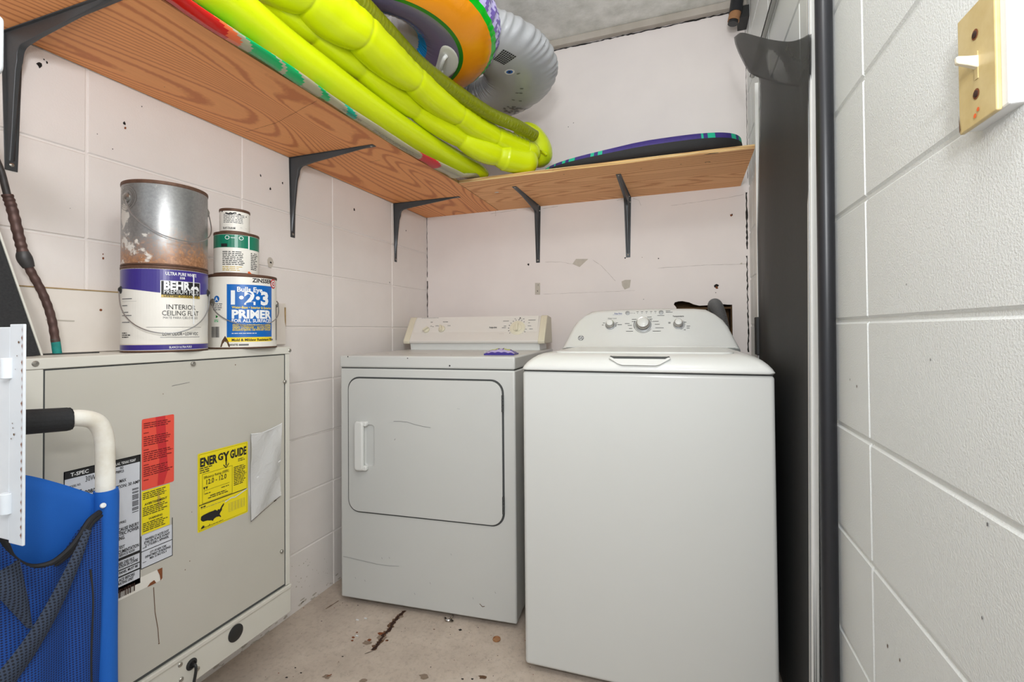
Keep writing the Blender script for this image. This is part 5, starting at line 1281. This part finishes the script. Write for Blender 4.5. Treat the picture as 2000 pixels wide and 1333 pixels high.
# main ribbed body
path2 = zp([(600, -12, 1.835), (697, 62, 1.825), (795, 148, 1.81), (880, 216, 1.79), (950, 261, 1.768), (1010, 288, 1.750), (1052, 304, 1.735)])
bm = bmesh.new()
def rmain(s, th):
    r = lerp([(0, .090), (.14, .072), (.28, .064), (.43, .052), (.57, .046), (.71, .044), (.86, .046), (1, .046)], s)
    r *= rnd(s); low = max(0, math.cos(th-math.radians(305)))**1.5; top = max(0, math.cos(th-math.radians(125)))**3
    r *= 1-.26*low*(1-abs(math.sin(PI*6.5*s+.4))**.55)
    r *= 1-.030*math.exp(-(math.sin(PI*6.5*s+.4)/.10)**2)
    r *= 1+.016*math.sin(s*210+3*math.sin(s*30))*top+.010*math.sin(s*74+th*2)*(1-low)
    if s > .92: r *= math.sqrt(max(.05, 1-((s-.92)/.085)**2))
    return r
tube(bm, ext(path2), rmain, 56, 640); WR(finish('ribbed_body', bm, 'lime', t_, smooth=80))
# scalloped seam along the upper outer side
bm = bmesh.new(); sp = [(560, -100, 1.90), (640, -40, 1.885), (685, 2, 1.872), (720, 37, 1.862), (797, 115, 1.846), (874, 186, 1.824), (943, 238, 1.798), (1000, 267, 1.775), (1035, 283, 1.757), (1066, 303, 1.735)]
C_ = catmull(zp(sp), 200); tube(bm, [q+Vector((0, 0, .0045*abs(math.sin(i*.22)))) for i, q in enumerate(C_)], lambda s, th: .0056*(1+.35*abs(math.cos(th))), 8); WR(finish('scalloped_seam', bm, 'lime', t_))
bm = bmesh.new(); tube(bm, [q+Vector((.0045, 0, -.0035+.0045*abs(math.sin(i*.22)))) for i, q in enumerate(C_)], .0022, 6); WR(finish('seam_dark_line', bm, 'lime_shade', t_))  # darker strip painted in as the dark gap beside the seam
# lower bays seen in the gap between rim and body
path3 = zp([(585, 40, 1.80), (650, 92, 1.795), (720, 146, 1.785), (800, 206, 1.770), (870, 250, 1.750), (925, 284, 1.722), (975, 304, 1.705), (1015, 314, 1.700), (1048, 318, 1.700)])
bm = bmesh.new(); tube(bm, ext(path3), lambda s, th: lerp([(0, .043), (.6, .043), (.8, .053), (1, .054)], s)*rnd(s)*(1-.22*(1-abs(math.sin(PI*6.5*s))**.6)*(1 if s < .8 else 0))*(1 if s < .93 else math.sqrt(max(.05, 1-((s-.93)/.075)**2))), 36, 220); WR(finish('lower_bays', bm, 'lime', t_, smooth=80))
# inner wall behind the seam: finely gathered vinyl, its shade painted as darker lime
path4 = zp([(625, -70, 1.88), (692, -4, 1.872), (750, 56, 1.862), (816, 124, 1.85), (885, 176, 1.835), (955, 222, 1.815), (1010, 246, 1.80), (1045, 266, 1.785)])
bm = bmesh.new(); tube(bm, ext(path4), lambda s, th: .030*rnd(s)*(1+.010*math.sin(s*460+2*math.sin(th)))*(1-.25*s), 36, 420); WR(finish('inner_wall', bm, 'lime_shade', t_, smooth=80))
bm = bmesh.new()
tube(bm, [on_y(1005, 258, 1.86), on_y(1025, 268, 1.875), on_y(1040, 284, 1.88), on_y(1050, 304, 1.88), on_y(1052, 322, 1.87)], lambda s, th: .072*math.sqrt(max(.05, 1-(2*abs(s-.5))**2.6))*(1+.015*math.sin(th*6)), 36, 60)
WR(finish('headrest', bm, 'lime', t_, smooth=80))

# rings: torus with printed bands by angle
def torus(name, C0, nrm, upd, R0, r0, matf, mats, wr=.02, n=320, mseg=64, parent=None, flat=1.0):
    A = knob_axis(nrm, upd); bm = bmesh.new(); rg = []
    for i in range(n):
        ph = 2*PI*i/n; row = []
        for j in range(mseg):
            th = 2*PI*j/mseg; edge = max(0, math.cos(th))**6+max(0, -math.cos(th))**6
            rr = r0*(1-wr*edge*(1+math.sin(ph*61+2*math.sin(ph*13)))*1.2)
            row.append(bm.verts.new(Vector(C0)+A @ Vector(((R0+rr*math.cos(th))*math.cos(ph), (R0+rr*math.cos(th))*math.sin(ph), flat*rr*math.sin(th)))))
        rg.append(row)
    for i in range(n):
        for j in range(mseg):
            f = bm.faces.new((rg[i][j], rg[(i+1) % n][j], rg[(i+1) % n][(j+1) % mseg], rg[i][(j+1) % mseg]))
            f.material_index = matf(math.degrees(2*PI*(i+.5)/n), math.degrees(2*PI*(j+.5)/mseg)) if matf else 0
    return finish(name, bm, mats, parent, smooth=80), A
# grey ring
GC = Vector((-.812, 1.668, 2.046)); GN = Vector((0, -.42, -.90)); GR, Gr = .236, .150
t_ = thing('swim_ring', 'big grey inflatable ring with blue eye and black gill print behind the rainbow ring', 'inflatable', (-.85, 1.85, ZT))
K7 = Matrix.Translation((.85, -1.85, -ZT))
o, GA = torus('ring_body', GC, GN, (0, 1, 0), GR, Gr, None, ['shark'], .034, parent=t_, flat=.62); o.matrix_parent_inverse = K7; gring = o
def tmap(C0, A, R0, r0, flat): return lambda u, v_, h: tuple(Vector(C0)+A @ Vector(((R0+(r0+h)*math.cos(v_))*math.cos(u), (R0+(r0+h)*math.cos(v_))*math.sin(u), flat*(r0+h)*math.sin(v_))))
def find_uv(mp, C0, x, y):
    best = None
    for i in range(-180, 180, 2):
        for j in range(0, 360, 3):
            u, v_ = math.radians(i), math.radians(j); q = Vector(mp(u, v_, 0)); n_ = Vector(mp(u, v_, .01))-q
            if n_.dot(EYE-q) <= 0: continue
            d = q-EYE; e = (CX+F*d.dot(rgt)/d.dot(fwd)-x)**2+(CY-F*d.dot(upv)/d.dot(fwd)-y)**2
            if best is None or e < best[0]: best = (e, u, v_)
    return best[1], best[2]
gmap = tmap(GC, GA, GR, Gr, .62); P = Print(gmap)
def ell(cu, cv, ru, rv, n=20): return [(cu+ru*math.cos(2*PI*i/n), cv+rv*math.sin(2*PI*i/n)) for i in range(n)]
eu, ev_ = find_uv(gmap, GC, 996, 141)
P.poly(ell(eu, ev_, .075, .13), 'white', 4); P.poly(ell(eu, ev_, .048, .085), 'eyeblue', 5); P.poly(ell(eu, ev_, .02, .04), 'ink', 6)
g0u, g0v = find_uv(gmap, GC, 986, 100)
for i in range(7):
    for j in range(7):
        uu = g0u-i*.030; vv = g0v+j*.060
        P.poly([(uu, vv), (uu+.022, vv), (uu+.022, vv+.046), (uu, vv+.046)], 'ink', 4)
du, dv = find_uv(gmap, GC, 1004, 215)
for k in range(34):
    uu = du+math.radians(R.gauss(0, 5)); vv = dv+math.radians(R.gauss(0, 10)); P.poly(ell(uu, vv, .018, .045, 12), 'sharkdk', 4+k % 3)
for x_, y_ in [(999, 114), (1014, 144), (1017, 172), (1019, 182), (1011, 182), (1002, 194), (1016, 196)]:
    uu, vv = find_uv(gmap, GC, x_, y_); P.poly(ell(uu, vv, .016, .05, 12), 'sharkdk', 4)
P.merge(gring)
# rainbow ring
OC = Vector((-.912, 1.255, 1.985)); ON = Vector((.02, -.08, -1)); OR, Or = .262, .138
def omat(ph, th):
    th = th % 360
    # 0 = outer rim, 90 = face towards viewer, 180 = inner rim
    if th < 30 or th > 330: return 4 if (int(ph*.8+th*.15) % 6 < 3) != (th < 12) else 2
    if th < 40: return 5
    if th < 84: return 0
    if th < 88: return 6
    if th < 140: return 3
    if th < 178: return 1
    if th < 215: return 3
    if th < 262: return 7
    if th < 310: return 2
    return 4
t_ = thing('swim_ring.001', 'orange, blue and purple inflatable ring with white rope handle on the lime raft', 'inflatable', (-.80, 1.45, ZT))
K8 = Matrix.Translation((.80, -1.45, -ZT))
o, OA = torus('ring_body', OC, ON, (0, 1, 0), OR, Or, omat, ['orange', 'rblue', 'violet', 'smoky', 'lilac', 'rgreen', 'dkgreen', 'cred'], .018, parent=t_, flat=.58); o.matrix_parent_inverse = K8
tm = tmap(OC, OA, OR, Or, .58); hu, hv = find_uv(tm, OC, 872, 124)
bm = bmesh.new(); vs = [[bm.verts.new(tm(hu+.46*rr*math.cos(a), hv+.26*rr*math.sin(a), hh)) for a in [2*PI*i/28 for i in range(28)]] for rr, hh in ((1, .001), (.96, .004), (.80, .003), (.4, .002))]
for a_, b_ in zip(vs, vs[1:]):
    for i in range(28): bm.faces.new((a_[i], a_[(i+1) % 28], b_[(i+1) % 28], b_[i]))
bm.faces.new(vs[-1]); bm.faces.new(vs[0][::-1]); o = finish('handle_patch', bm, 'plastic_w', t_, smooth=60); o.matrix_parent_inverse = K8
bm = bmesh.new(); tube(bm, [tm(hu+.22, hv+.03, .002), tm(hu+.20, hv+.06, .020), tm(hu, hv+.09, .030), tm(hu-.20, hv+.06, .020), tm(hu-.22, hv+.03, .002)], .0065, 12, 40); o = finish('handle_loop', bm, 'plastic_w', t_); o.matrix_parent_inverse = K8
bm_unused = None
